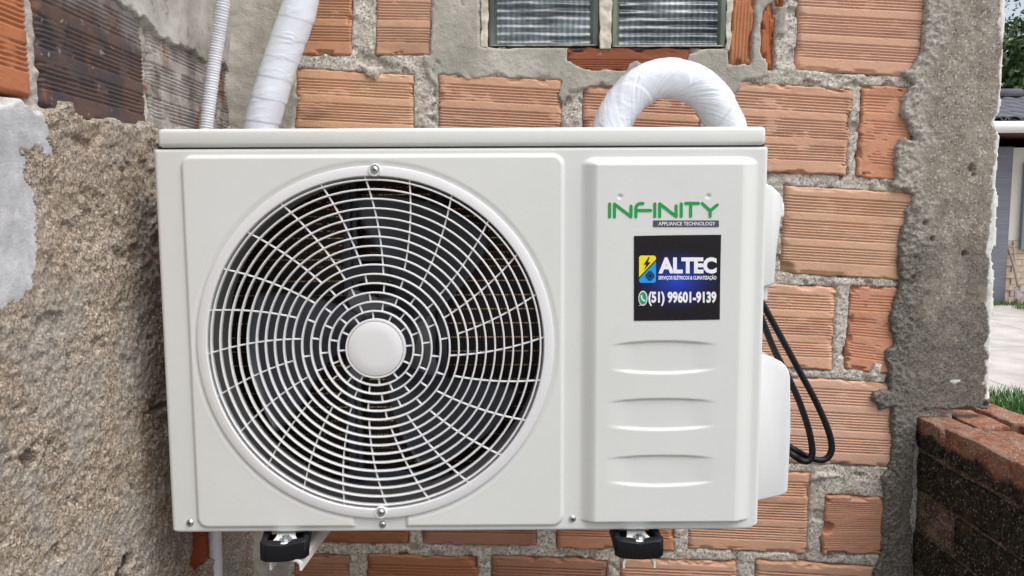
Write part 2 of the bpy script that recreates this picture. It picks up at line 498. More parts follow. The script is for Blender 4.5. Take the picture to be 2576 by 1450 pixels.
M_copper = mat_new('copper_edge', (0.55, 0.25, 0.12), 0.35, 0.9)
n = NT(M_copper)
n.base(n.mix(n.ramp(n.noise(700, 2, vec=n.vec((1, 0.01, 0.01))), 0.5, 0.6), (0.07, 0.03, 0.018), (0.85, 0.40, 0.20)))
M_steel = mat_new('zinc_screw', (0.62, 0.64, 0.68), 0.28, 1.0)
M_slot = mat_new('screw_slot', (0.03, 0.03, 0.035), 0.5)
M_rubber = mat_new('black_rubber', (0.005, 0.006, 0.009), 0.55, 0, 0.3)
n = NT(M_rubber)
n.base(n.mix(n.ramp(n.noise(420, 2), 0.75, 0.79), (0.005, 0.006, 0.009), (0.35, 0.35, 0.35)))
M_bracket = mat_new('white_powder_coat', (0.74, 0.74, 0.73), 0.45)
M_tape = mat_new('white_vinyl_tape', (0.70, 0.735, 0.80), 0.32)
n = NT(M_tape)
cmb = n.n('ShaderNodeCombineXYZ')
n.link(n.math('ADD', n.math('MULTIPLY', n.attr('along'), 105.0), n.math('MULTIPLY', n.attr('round'), n.attr('slant'))), cmb.inputs[0])
n.link(n.math('MULTIPLY', n.attr('round'), 0.42), cmb.inputs[1])
n1 = n.noise(1.0, 2, 0.55, vec=cmb.outputs[0], dist=0.15)
gate = n.ramp(n.noise(16, 2), 0.38, 0.62, 0.15, 1.0)
n.bump(n.math('MULTIPLY', n.math('MULTIPLY', n1, gate), n.attr('crease')), 0.9, 0.0045)
M_hose = mat_new('ribbed_grey_hose', (0.68, 0.70, 0.745), 0.42)
M_cable = mat_new('black_cable_sheath', (0.006, 0.0065, 0.009), 0.45, 0, 0.3)
M_green = mat_new('green_print', lin('#009a45'), 0.45)
M_slate = mat_new('slate_print', lin('#4b4a5c'), 0.45)
M_white = mat_new('white_print', (0.85, 0.87, 0.92), 0.45)
M_yellow = mat_new('yellow_print', lin('#f0e010'), 0.4)
M_blue = mat_new('blue_print', lin('#0a9cf5'), 0.4)
M_navy = mat_new('navy_print', lin('#0a1c38'), 0.4)
M_pblack = mat_new('black_print', (0.006, 0.005, 0.006), 0.4)
M_wgreen = mat_new('leaf_green_print', lin('#0fa05c'), 0.4)
M_stick = mat_new('glossy_black_sticker', rough=0.22)
SX, SZ = onY(1704, 704, 0.8045)
n = NT(M_stick)
mp = n.n('ShaderNodeMapping'); mp.inputs['Location'].default_value = (-SX / 0.05, 0, -SZ / 0.036); mp.inputs['Scale'].default_value = (1 / 0.05, 0.0, 1 / 0.036)
n.link(n.tc.outputs['Object'], mp.inputs['Vector'])
g = n.n('ShaderNodeTexGradient', gradient_type='QUADRATIC_SPHERE'); n.link(mp.outputs[0], g.inputs['Vector'])
n.base(n.mix(g.outputs['Fac'], (0.007, 0.006, 0.010), (0.012, 0.06, 0.60)))

# ------------------------------------------------------------------ setting out
YW = 1.20            # face of the brick wall
XL = -0.43           # face of the side wall
YF = 0.8138          # front of the unit
UW, UH = 0.654, 0.4215
UX0, UZ1 = -0.3778, 1.5703
UX1, UZ0 = UX0 + UW, UZ1 - UH
UD = 0.200
YB = YF + UD

# ------------------------------------------------------------------ ground
M_ground = mat_new('bare_earth', rough=0.95, spec=0.2)
n = NT(M_ground)
n.base(n.mix(n.noise(1.5, 6), (0.13, 0.115, 0.095), (0.24, 0.215, 0.18)))
M_slab = mat_new('pale_concrete', rough=0.85, spec=0.25)
n = NT(M_slab)
c = n.mix(n.ramp(n.noise(2.2, 6, 0.6), 0.3, 0.7), (0.40, 0.37, 0.34), (0.56, 0.53, 0.50))
n.base(n.mix(n.ramp(n.noise(9, 6, 0.7), 0.58, 0.72, 0, 0.5), c, (0.27, 0.24, 0.21)))
M_path = mat_new('grey_asphalt', rough=0.9, spec=0.2)
n = NT(M_path)
n.base(n.mix(n.noise(40, 4), (0.12, 0.125, 0.13), (0.2, 0.205, 0.21)))
g = mobj('ground', [(-400, -400, 0), (400, -400, 0), (400, 400, 0), (-400, 400, 0)], [(0, 1, 2, 3)], M_ground)
tag(g, kind='structure')
g = mobj('path', [(1.2, 3.6, 0.004), (9, 3.6, 0.004), (9, 5.45, 0.004), (1.2, 5.45, 0.004)], [(0, 1, 2, 3)], M_path)
tag(g, kind='structure')
pv = bpy.data.objects.new('pavement', None); place(pv, None); tag(pv, kind='structure')
V, Fc = box_geo(-0.995, 0.995, -1.19, 1.19, 0, 0.03)
first = None
for i in range(4):
    for j in range(3):
        lx, ly = 3.2 + 2.0 * i + 0.25 * j, 6.95 + 2.4 * j
        if ly > 11.9: continue
        if first is None: first = mobj('paving_slab', V, Fc, M_slab, pv, loc=(lx, ly, 0.004))
        else: inst(first, pv, (lx, ly, 0.004))

# ------------------------------------------------------------------ brick wall
GROOVES = ((0.10, 0.30, 6), (0.375, 0.60, 7), (0.67, 0.86, 6))
def brick(quad, P, mat, col, parent, seed, depth=0.0018, rough=1.0, vertical=False, out=0.0, nu=44, nv=118, back=None, tilt=(0, 0), groups=GROOVES, name='brick', chip=None):
    """quad: TL, TR, BR, BL in wall coordinates; P(s,t,h) -> world point; h towards the viewer"""
    u = np.linspace(0, 1, nu); v = np.linspace(0, 1, nv)
    U, Vv = np.meshgrid(u, v, indexing='ij')
    q = np.array(quad, float)
    S = (q[0] * (1 - U)[..., None] + q[1] * U[..., None]) * (1 - Vv)[..., None] + (q[3] * (1 - U)[..., None] + q[2] * U[..., None]) * Vv[..., None]
    s, t = S[..., 0].copy(), S[..., 1].copy()
    L = np.linalg.norm(q[1] - q[0]); H = np.linalg.norm(q[3] - q[0])
    du = np.minimum(U, 1 - U) * L; dv = np.minimum(Vv, 1 - Vv) * H
    de = np.minimum(du, dv)
    k = sstep(0.010, 0.0, de) * 0.0017 * rough
    s += k * fbm(s, t, 60, 3, seed) * 2; t += k * fbm(s, t, 60, 3, seed + 5) * 2
    g = np.zeros_like(U)
    W = Vv + 0.0012 * fbm(U * L, np.full_like(U, seed), 25, 2, seed)
    if vertical: W = U + 0.0015 * fbm(Vv * H, np.full_like(U, seed), 25, 2, seed)
    for a, b, k in groups:
        pitch = (b - a) / k
        inside = (W > a) & (W < b)
        ph = ((W - a) / pitch) % 1.0
        prof = sstep(0.30, 0.10, np.abs(ph - 0.5))
        g = g + inside * prof
    wear = np.clip(1.0 - rough * sstep(0.24, 0.34, fbm(s, t * 1.6, 40, 4, seed + 9)) * 0.8, 0, 1)
    h = out - depth * g * wear
    h += 0.0004 * fbm(s, t, 80, 4, seed + 2, 0.7) * rough + tilt[0] * (U - 0.5) + tilt[1] * (Vv - 0.5)
    h -= 0.0030 * sstep(0.0022, 0.0, de)
    h -= 0.005 * rough * sstep(0.14, 0.22, fbm(s, t, 60, 4, seed + 7)) * sstep(0.008, 0.003, de)
    if chip is not None:
        for cu, cv, r in chip:
            dd = np.hypot((U - cu) * L, (Vv - cv) * H) + 0.006 * fbm(s, t, 80, 3, seed)
            h -= 0.012 * sstep(r, r * 0.6, dd)
    Vt = P(s, t, h)
    o = sheet(name, Vt, nu, nv, mat, parent, back=back)
    o.color = (*col, 1)
    return o

def PW(s, t, h): return np.stack([s, YW - h, t], -1)
def PL(s, t, h): return np.stack([XL + h, s, t], -1)
def backW(V): V[:, 1] = YW + 0.035; return V
def backL(V): V[:, 0] = XL - 0.035; return V

wall = thing('brick_wall', 'orange ribbed hollow brick wall with grey mortar behind the air conditioner', 'wall', (0.1, YW, 0))
PEACH = (0.60, 0.365, 0.25); PALE = (0.64, 0.40, 0.28); RED = (0.36, 0.15, 0.08); BROWN = (0.38, 0.195, 0.125); RUST = (0.27, 0.095, 0.05)  # RED and BROWN: brick's own tone plus shade under the unit mixed in
BR = [
 ([(735, -88), (884, -82), (884, 138), (722, 136)], (0.5, 0.27, 0.17), 1.0, {}),
 ([(953, -80), (1085, -76), (1083, 140), (943, 138)], PEACH, 0.7, {}),
 ([(745, 172), (1041, 188), (1041, 402), (739, 388)], PEACH, 0.8, {}),
 ([(1104, 186), (1413, 204), (1411, 420), (1100, 406)], PEACH, 1.0, {}),
 ([(1468, 212), (1763, 228), (1762, 440), (1464, 426)], PEACH, 1.0, {}),
 ([(1838, 204), (2145, 226), (2127, 441), (1822, 430)], PEACH, 1.1, {}),
 ([(2170, 214), (2315, 222), (2290, 456), (2153, 443)], (0.57, 0.285, 0.18), 1.3, {'depth': 0.0015}),
 ([(2014, -52), (2345, -35), (2310, 194), (2003, 176)], PALE, 0.5, {}),
 ([(1975, 467), (2310, 488), (2290, 706), (1964, 687)], PALE, 0.5, {'chip': [(0.0, 1.0, 0.022)]}),
 ([(1795, 708), (2103, 724), (2092, 932), (1783, 918)], PALE, 0.8, {}),
 ([(2143, 720), (2275, 724), (2262, 948), (2126, 928)], (0.57, 0.285, 0.18), 1.3, {'depth': 0.0015}),
 ([(1933, 947), (2262, 966), (2250, 1177), (1922, 1161)], PALE, 0.8, {}),
 ([(1737, 1180), (2039, 1193), (2031, 1396), (1731, 1381)], PEACH, 0.7, {}),
 ([(2078, 1246), (2236, 1254), (2224, 1394), (2068, 1396)], (0.54, 0.29, 0.19), 1.2, {'depth': 0.0008, 'chip': [(0.02, 0.55, 0.014)]}),
 ([(1903, 1411), (2198, 1428), (2186, 1640), (1893, 1625)], PEACH, 0.9, {}),
 ([(1562, 1405), (1854, 1416), (1846, 1630), (1555, 1620)], PEACH, 0.9, {}),
 ([(1403, 1170), (1699, 1181), (1697, 1389), (1402, 1380)], (0.5, 0.25, 0.15), 1.3, {}),  # rows from here are browner: own colour with shade under the unit added
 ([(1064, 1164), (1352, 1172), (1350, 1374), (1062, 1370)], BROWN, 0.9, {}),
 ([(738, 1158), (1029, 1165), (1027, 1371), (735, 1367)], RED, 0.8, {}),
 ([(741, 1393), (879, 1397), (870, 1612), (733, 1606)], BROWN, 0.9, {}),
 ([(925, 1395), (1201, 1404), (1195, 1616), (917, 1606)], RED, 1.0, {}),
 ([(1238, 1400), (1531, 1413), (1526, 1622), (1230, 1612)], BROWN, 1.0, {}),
]
# courses behind the unit and just outside the frame, in the same bond
def course(x0, y0, nx, cols, w=292, gap=34, hgt=212, sl=0.045, rnd=random.Random(3)):
    for k in range(nx):
        xa = x0 + k * (w + gap); ya = y0 + sl * k * (w + gap)
        BR.append(([(xa, ya), (xa + w, ya + sl * w), (xa + w - 8, ya + sl * w + hgt), (xa - 8, ya + hgt)], rnd.choice(cols), 0.9, {'nu': 24, 'nv': 70}))
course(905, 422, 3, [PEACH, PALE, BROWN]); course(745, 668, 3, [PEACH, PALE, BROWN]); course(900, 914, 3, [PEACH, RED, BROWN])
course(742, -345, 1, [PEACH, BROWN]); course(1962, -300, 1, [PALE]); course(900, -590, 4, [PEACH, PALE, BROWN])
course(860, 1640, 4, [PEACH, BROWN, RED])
brick_quads = []
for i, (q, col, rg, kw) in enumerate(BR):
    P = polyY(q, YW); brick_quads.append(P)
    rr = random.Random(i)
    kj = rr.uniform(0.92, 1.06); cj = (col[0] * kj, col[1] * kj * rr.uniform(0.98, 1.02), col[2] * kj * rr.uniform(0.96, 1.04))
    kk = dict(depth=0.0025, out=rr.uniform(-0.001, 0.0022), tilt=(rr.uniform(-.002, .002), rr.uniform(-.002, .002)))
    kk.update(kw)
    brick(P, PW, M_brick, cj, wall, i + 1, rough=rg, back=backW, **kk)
# broken pieces set beside and under the glass blocks
PIECE = [
 ([(1852, -120), (1907, -120), (1890, 166), (1834, 164)], (0.45, 0.20, 0.10), True, ((0.12, 0.9, 5),)),
 ([(1916, -60), (1946, -60), (1952, 178), (1914, 178)], (0.42, 0.14, 0.06), True, ((0.55, 0.95, 3),)),
 ([(1953, -70), (1976, -70), (1974, 16), (1953, 14)], (0.42, 0.14, 0.06), False, GROOVES),
 ([(1425, 121), (1736, 122), (1736, 186), (1425, 182)], RUST, False, ((0.45, 0.9, 5),)),
]
piece_quads = []
for i, (q, col, vert, grp) in enumerate(PIECE):
    P = polyY(q, YW); piece_quads.append(P)
    brick(P, PW, M_brick, col, wall, 60 + i, rough=1.6, vertical=vert, groups=grp, back=backW, nu=36, nv=36, depth=0.0016)

# mortar bed as a relief with the new patches
FRESH = [
 [(1085, -90), (1208, -90), (1208, 116), (1430, 121), (1426, 150), (1455, 165), (1476, 174), (1574, 174), (1580, 158), (1600, 153), (1650, 158), (1720, 156), (1728, 132),
  (1832, 122), (1837, 158), (1885, 160), (1892, 120), (1888, 90), (1900, 60), (1898, 30), (1907, -90), (1945, -90), (1943, 8), (1925, 30), (1917, 60), (1914, 138), (1930, 150), (1936, 172), (1926, 190),
  (1905, 201), (1865, 206), (1862, 224), (1846, 246), (1790, 236), (1764, 224), (1700, 232), (1530, 224), (1480, 224), (1432, 232), (1412, 268), (1404, 244), (1410, 208),
  (1375, 197), (1340, 205), (1310, 195), (1280, 204), (1265, 192), (1247, 187), (1223, 198), (1177, 204), (1150, 194), (1106, 195), (1101, 212), (1084, 204), (1069, 178), (1066, 134), (1082, 141)],
 [(1955, 16), (1978, 15), (1975, 90), (1952, 92)],
 [(560, -200), (712, -200), (716, 60), (728, 140), (724, 180), (742, 200), (748, 236), (756, 246), (748, 262), (741, 300), (738, 420), (733, 1200), (736, 1300), (732, 1600), (560, 1800)],
]
OVER = [   # old mortar slopped over brick edges
 [(904, 160), (962, 168), (958, 188), (945, 205), (920, 204), (908, 188)],
 [(760, 168), (800, 172), (790, 180), (765, 176)], [(812, 132), (826, 134), (822, 144), (812, 142)],
 [(2245, 465), (2300, 470), (2300, 482), (2240, 478)],
 [(2194, 908), (2222, 914), (2218, 940), (2206, 956), (2186, 950), (2190, 925)],
 [(2056, 1190), (2120, 1192), (2110, 1204), (2045, 1206)],
 [(2180, 742), (2182, 742), (2182, 820), (2180, 820)],
]
RS = 0.0025
s = np.arange(XL - 0.02, 0.72, RS); t = np.arange(0.72, 2.16, RS)
S, T = np.meshgrid(s, t, indexing='ij')
wob = 0.0045 * fbm(S, T, 70, 4, 3) + 0.004 * fbm(S, T, 22, 2, 8)
inb = np.full(S.shape, 1.0)
for P in brick_quads + piece_quads:
    x0, x1, z0, z1 = P[:, 0].min() - .02, P[:, 0].max() + .02, P[:, 1].min() - .02, P[:, 1].max() + .02
    i0, i1 = np.searchsorted(s, [x0, x1]); j0, j1 = np.searchsorted(t, [z0, z1])
    sub = np.s_[i0:i1, j0:j1]
    inb[sub] = np.minimum(inb[sub], sdpoly(P, S[sub], T[sub]))
fresh = np.full(S.shape, 1.0); over = np.full(S.shape, 1.0)
for pl in FRESH: fresh = np.minimum(fresh, sdpoly(polyY(pl, YW), S, T))
for pl in OVER: over = np.minimum(over, sdpoly(polyY(pl, YW), S, T))
fm = sstep(0.0015, -0.0025, fresh + wob); om = sstep(0.0015, -0.003, over + wob)
pit = fbm(S, T, 130, 3, 21)
h = -0.0016 + 0.0026 * fbm(S, T, 28, 3, 15) + 0.0022 * fbm(S, T, 180, 2, 4, 0.8) - 0.006 * sstep(0.22, 0.4, fbm(S, T, 45, 3, 31))
h = h - 0.02 * sstep(0.0005, -0.004, inb) - 0.004 * sstep(0.004, 0.0, inb) * sstep(-0.05, 0.2, fbm(S, T, 12, 2, 81))
trowel = np.abs(fbm(S * 1.0 + T * 0.25, T * 0.35, 26, 3, 44))
hf = 0.0026 + 0.0018 * fbm(S, T, 9, 3, 51) - 0.0042 * sstep(0.028, 0.0, trowel) * sstep(-0.05, 0.15, fbm(S, T, 12, 2, 61)) + 0.0009 * fbm(S, T, 120, 3, 5)
h = h * (1 - fm) + hf * fm
h = h * (1 - om) + (0.0035 + 0.004 * fbm(S, T, 110, 3, 4)) * om
# cove in the corner with the side wall
cv = np.clip((S - XL) / 0.05, 0, 1)
h = h + 0.02 * (1 - cv) ** 2 * (0.7 + fbm(S, T, 14, 3, 71))
# opening for the glass blocks
GQ = polyY([(1212, -260), (1850, -260), (1836, 121), (1212, 119)], YW)
gsd = sdpoly(GQ, S, T)
h = h - 0.10 * sstep(0.0, -0.004, gsd + 0.3 * wob)
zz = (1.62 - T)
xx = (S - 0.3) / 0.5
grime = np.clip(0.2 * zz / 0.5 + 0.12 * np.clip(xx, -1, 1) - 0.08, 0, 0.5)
sheet('mortar', PW(S, T, h), len(s), len(t), M_mortar, wall, mask=S < float(onY(2440, 600, YW)[0]), attrs={'fresh': fm, 'grime': grime})
x1w = onY(2488, 700, YW)[0]
box('wall_core', XL - 0.16, float(x1w) - 0.012, YW + 0.105, YW + 0.20, 0.0, 2.6, M_mortar, wall)
box('footing', XL - 0.16, float(x1w) - 0.012, YW + 0.012, YW + 0.104, 0.0, 0.73, M_mortar, wall)

# ------------------------------------------------------------------ glass blocks
M_glass = mat_new('clear_green_glass', (0.80, 0.93, 0.88), 0.04)
M_glass.node_tree.nodes['Principled BSDF'].inputs['Transmission Weight'].default_value = 1.0
M_glass.node_tree.nodes['Principled BSDF'].inputs['IOR'].default_value = 1.5
M_gback = mat_new('ribbed_glass_back', (0.035, 0.05, 0.058), 0.12, 0, 0.8)
M_gfront = mat_new('ribbed_glass_front', rough=0.10, spec=1.0)
n = NT(M_gback)
n.base(n.mix(n.ramp(n.noise(90, 4), 0.45, 0.7), (0.02, 0.03, 0.035), (0.10, 0.125, 0.13)))
n = NT(M_gfront)
c = n.mix(n.ramp(n.noise(25, 4, 0.6, vec=n.vec((0.5, 1, 1))), 0.35, 0.7), (0.07, 0.105, 0.115), (0.31, 0.38, 0.40))  # light seen through the ribbed glass, put into the colour as pale blotches
wv = n.n('ShaderNodeTexWave', bands_direction='X'); wv.inputs['Scale'].default_value = 36; wv.inputs['Distortion'].default_value = 1.5
n.link(n.tc.outputs['Object'], wv.inputs['Vector'])
c = n.mix(n.ramp(wv.outputs['Fac'], 0.2, 0.8, 0, 0.45), c, (0.04, 0.055, 0.065))
n.base(n.mix(n.ramp(n.noise(260, 3), 0.68, 0.73, 0, 0.7), c, (0.6, 0.65, 0.65)))
n.b.inputs['Transmission Weight'].default_value = 0.25
M_gside = mat_new('green_glass_edge', (0.10, 0.15, 0.09), 0.12, 0, 0.7)
n = NT(M_gside)
n.base(n.mix(n.ramp(n.noise(40, 3, vec=n.vec((1, 1, 0.1))), 0.35, 0.7), (0.03, 0.045, 0.035), (0.24, 0.28, 0.20)))
M_cream = mat_new('cream_grout', rough=0.9)
n = NT(M_cream)
n.base(n.mix(n.ramp(n.noise(60, 5), 0.35, 0.7), (0.50, 0.46, 0.37), (0.70, 0.67, 0.58)))
n.bump(n.noise(250, 3), 0.5, 0.001)
win = thing('glass_block_window', 'pair of ribbed green glass blocks set in cream grout above the unit', 'window', (float(GQ[:, 0].mean()), YW, float(GQ[2, 1])))
for q in ([(1229, -182), (1506, -172), (1508, 118), (1228, 116)], [(1540, -172), (1832, -162), (1826, 119), (1536, 119)]):
    P = polyY(q, YW)
    x0, x1 = P[[0, 3], 0].mean(), P[[1, 2], 0].mean(); z0, z1 = P[[2, 3], 1].mean(), P[[0, 1], 1].mean()
    gb = bpy.data.objects.new('glass_block', None); gb.location = (x0, YW, z0); place(gb, win)
    y0 = YW - 0.002
    rim = 0.013
    # edge tube of the block
    bm = bmesh.new()
    def ringv(a, y): return [bm.verts.new(v) for v in ((x0 + a, y, z0 + a * .25), (x1 - a, y, z0 + a * .25), (x1 - a, y, z1 - a * .25), (x0 + a, y, z1 - a * .25))]
    R = [ringv(0.0, YW + 0.07), ringv(0.0, y0 + 0.004), ringv(0.003, y0), ringv(rim - 0.004, y0 + 0.001), ringv(rim, y0 + 0.006), ringv(rim + 0.002, YW + 0.07)]
    for a, b in zip(R, R[1:]):
        for k in range(4): bm.faces.new((a[k], a[(k + 1) % 4], b[(k + 1) % 4], b[k]))
    bm_obj('block_edge', bm, M_gside, gb)
    # front pane with horizontal ribs, back pane with upright ribs
    nu, nv = 6, 260
    xs = np.linspace(x0 + rim, x1 - rim, 40); zs = np.linspace(z0 + rim * .25, z1 - rim * .25, nv)
    X, Z = np.meshgrid(xs, zs, indexing='ij')
    yy = y0 + 0.006 - (0.0016 + 0.0022 * fbm(X, Z * 3, 14, 2, 5)) * np.sin((Z - z0 - rim) / 0.0118 * 2 * math.pi + 1.2 * fbm(X, Z, 12, 2, 9)) + 0.0012 * fbm(X, Z, 50, 3, 3)
    Vf = np.stack([X, yy, Z], -1)
    sheet('front_pane', Vf, 40, nv, M_gfront, gb)
    Vb = np.stack([X, np.full_like(X, y0 + 0.014), Z], -1)
    xs2 = np.linspace(x0 + rim, x1 - rim, 220)
    X, Z = np.meshgrid(xs2, np.linspace(z0 + rim, z1 - rim, 12), indexing='ij')
    yy = YW + 0.045 - 0.003 * np.sin((X - x0) / 0.0085 * 2 * math.pi)
    sheet('back_pane', np.stack([X, yy, Z], -1), 220, 12, M_gback, gb)
for q in ([(1208, -190), (1228, -190), (1228, 122), (1210, 118)], [(1507, -190), (1540, -190), (1536, 124), (1508, 124)], [(1828, -190), (1852, -190), (1836, 128), (1826, 126)]):
    P = polyY(q, YW)
    i = np.linspace(0, 1, 10); j = np.linspace(0, 1, 90)
    U, Vv = np.meshgrid(i, j, indexing='ij')
    S2 = (P[0] * (1 - U)[..., None] + P[1] * U[..., None]) * (1 - Vv)[..., None] + (P[3] * (1 - U)[..., None] + P[2] * U[..., None]) * Vv[..., None]
    a, b = S2[..., 0], S2[..., 1]
    a = a + 0.003 * fbm(a, b, 60, 3, 8) * (np.abs(U - .5) > .4)
    hh = 0.002 + 0.003 * fbm(a, b, 70, 3, 2)
    sheet('grout_joint', PW(a, b, hh), 10, 90, M_cream, win, back=lambda V: V + np.array([0, 0.05, 0]))

# ------------------------------------------------------------------ side wall on the left
side = thing('side_wall', 'rough brown rendered side wall with scorched bricks and flaking limewash patch', 'wall', (XL - 0.07, 0.7, 0))
yt, ZT = onX(362, 32, XL); ZT = float(ZT)
def ypx(px, py): return float(onX(px, py, XL)[0])
edges = [(ypx(76, 150) - 0.192, ypx(76, 150), M_brick, (0.40, 0.155, 0.075), 1.0),
         (ypx(101, 150), ypx(361, 150), M_burnt, (1, 1, 1), 1.0),
         (ypx(375, 200), ypx(536, 240), M_smear, (1, 1, 1), 1.6),
         (ypx(549, 240), ypx(549, 240) + 0.19, M_smear, (1, 1, 1), 1.8)]
lq = []
for i, (ya, yb, m, col, rg) in enumerate(edges):
    P = np.array([(ya, ZT), (yb, ZT), (yb, ZT - 0.142), (ya, ZT - 0.142)])
    lq.append(P)
    if m is M_brick: P = P + np.array([0, 0.01])
    brick(P, PL, m, col, side, 80 + i, depth=0.0019, rough=rg, back=backL, nu=60)
# bricks showing through the coat near the ground
for i, q in enumerate(([(455, 1290), (530, 1330), (524, 1400), (455, 1465)], [(245, 1375), (330, 1375), (320, 1500), (240, 1500)], [(8, 1138), (62, 1150), (62, 1200), (8, 1215)])):
    P = polyX(q, XL); lq.append(P)
    brick(P, PL, M_burnt if i == 1 else M_brick, (0.30, 0.075, 0.03) if i == 0 else (0.42, 0.17, 0.07), side, 90 + i, out=0.003, rough=1.2, back=backL, nu=40, nv=40, depth=0.0012)
RSL = 0.0021
s = np.arange(0.30, YW + 0.02, RSL); t = np.arange(0.80, 2.12, RSL)
S, T = np.meshgrid(s, t, indexing='ij')
wob = 0.008 * fbm(S, T, 70, 4, 13, 0.65) + 0.006 * fbm(S, T, 20, 2, 18)
coat = sdpoly(polyX([(-900, 200), (-60, 245), (20, 252), (75, 276), (88, 286), (105, 279), (133, 274), (148, 262), (158, 264), (166, 286), (176, 297), (200, 297), (230, 294), (262, 303), (298, 312), (310, 303), (326, 318),
                      (346, 308), (362, 306), (378, 312), (400, 318), (430, 322), (470, 326), (520, 326), (575, 322), (640, 330), (700, 1800), (-900, 6000)], XL), S, T)
hole = np.minimum(sdpoly(polyX([(466, 1330), (523, 1330), (521, 1398), (500, 1412), (484, 1428), (466, 1428)], XL), S, T),
                  sdpoly(polyX([(285, 1398), (306, 1392), (308, 1410), (296, 1440), (292, 1480), (250, 1480), (262, 1440)], XL), S, T))
hole = np.minimum(hole, sdpoly(polyX([(22, 1152), (34, 1148), (49, 1154), (47, 1176), (38, 1194), (30, 1180), (23, 1172)], XL), S, T))
coat = np.maximum(coat, -hole)
paint = sdpoly(polyX([(-400, 200), (20, 252), (70, 270), (84, 305), (114, 345), (98, 355), (117, 384), (108, 402), (86, 402), (74, 380), (20, 372), (22, 392), (38, 408), (48, 450), (59, 496), (60, 540), (68, 561), (54, 585), (53, 620), (55, 658), (40, 690), (29, 717), (0, 746), (-400, 1100)], XL), S, T)
cem = sdpoly(np.array([(0.2, ZT + 0.012), (ypx(100, 20), ZT + 0.008), (ypx(200, 20), ZT - 0.006), (ypx(330, 30), ZT - 0.008), (ypx(364, 60), ZT - 0.010), (ypx(400, 100), ZT - 0.022),
                       (ypx(440, 120), ZT - 0.018), (ypx(500, 150), ZT - 0.02), (ypx(560, 170), ZT - 0.01), (ypx(592, 220), ZT - 0.045), (ypx(603, 300), ZT - 0.11), (1.3, ZT - 0.16), (1.3, 2.2), (0.2, 2.2)]), S, T)
inb = np.full(S.shape, 1.0)
for P in lq: inb = np.minimum(inb, sdpoly(P, S, T))
coatm = sstep(0.0015, -0.0035, coat + wob); pm = sstep(0.0012, -0.0012, paint + wob) * coatm; cm = sstep(0.002, -0.002, cem + wob) * (1 - coatm)
h = -0.005 + 0.005 * fbm(S, T, 35, 3, 25) + 0.003 * fbm(S, T, 120, 3, 14) - 0.02 * sstep(-0.001, -0.006, inb)
hc = 0.004 + 0.004 * fbm(S, T, 9, 3, 33) + 0.0012 * fbm(S, T, 60, 3, 35) - 0.004 * sstep(0.03, 0.0, np.abs(fbm(S, T * 0.8, 22, 3, 36))) * sstep(0.05, 0.3, fbm(S, T, 10, 2, 37))
h = h * (1 - cm) + hc * cm
hr = 0.0115 + 0.007 * fbm(S, T, 7, 3, 40) + 0.0018 * fbm(S, T, 30, 3, 41) + 0.0030 * fbm(S, T, 190, 2, 42, 0.8)
hr = hr - 0.004 * sstep(0.24, 0.36, fbm(S, T, 34, 4, 43))
for crk in ([(264, 868), (262, 890), (267, 914)], [(292, 1135), (293, 1180), (296, 1215), (303, 1232)], [(135, 900), (133, 925), (136, 940)], [(340, 1045), (375, 1030), (398, 1018)]):
    cp = polyX(crk + [(x_ + 1.5, y_ + 1) for x_, y_ in crk[::-1]], XL)
    hr = hr - 0.010 * sstep(0.0026, 0.0008, sdpoly(cp, S, T) + 0.5 * (wob - wob.mean()))
h = h * (1 - coatm) + hr * coatm
h = h * (1 - pm) + (h + 0.0008 - 0.93 * (hr - 0.0115 - 0.007 * fbm(S, T, 7, 3, 40))) * pm
sheet('render_coat', PL(S, T, h), len(s), len(t), M_render, side, attrs={'cement': np.maximum(cm, (1 - coatm) * 0.8), 'paint': pm}, flip=False)
box('wall_core', XL - 0.16, XL - 0.036, 0.2, YW + 0.10, 0, 2.6, M_mortar, side)

# ------------------------------------------------------------------ plastered pillar at the end of the wall
pil = thing('plaster_pillar', 'weathered grey plaster pillar with chipped white edge at the wall end', 'pillar', (0.7, YW, 0))
PIL = [(2332, -620), (2325, -110), (2319, 60), (2316, 110), (2300, 150), (2286, 172), (2262, 180), (2270, 197), (2292, 216), (2281, 230), (2266, 254), (2262, 290), (2280, 322), (2297, 356), (2270, 345), (2248, 368), (2243, 410), (2250, 448), (2236, 466),
       (2240, 480), (2262, 479), (2290, 492), (2289, 512), (2270, 532), (2262, 590), (2256, 640), (2256, 682), (2263, 702), (2250, 735), (2240, 760), (2233, 800), (2239, 840), (2241, 866), (2222, 880), (2222, 908), (2231, 930), (2233, 978),
       (2194, 986), (2188, 1002), (2212, 1032), (2236, 1026), (2239, 1100), (2233, 1180), (2213, 1200), (2222, 1245), (2213, 1390), (2196, 1424), (2193, 1560), (2300, 1800),
       (2290, 1300), (2300, 1120), (2306, 1036), (2340, 1024), (2380, 1028), (2430, 1024), (2482, 1030), (2487, 1008), (2486, 960), (2489, 900), (2492, 800), (2497, 700), (2492, 660), (2486, 640), (2499, 610), (2504, 500), (2502, 470), (2508, 380), (2513, 345), (2500, 325), (2494, 302), (2512, 285), (2517, 200), (2521, 90), (2523, -110), (2530, -620)]
s = np.arange(0.54, 0.82, 0.002); t = np.arange(0.72, 2.16, 0.002)
S, T = np.meshgrid(s, t, indexing='ij')
wob = 0.004 * fbm(S, T, 90, 4, 53) + 0.003 * fbm(S, T, 30, 2, 58)
Pp = polyY(PIL, YW)
sd = sdpoly(Pp, S, T) + wob
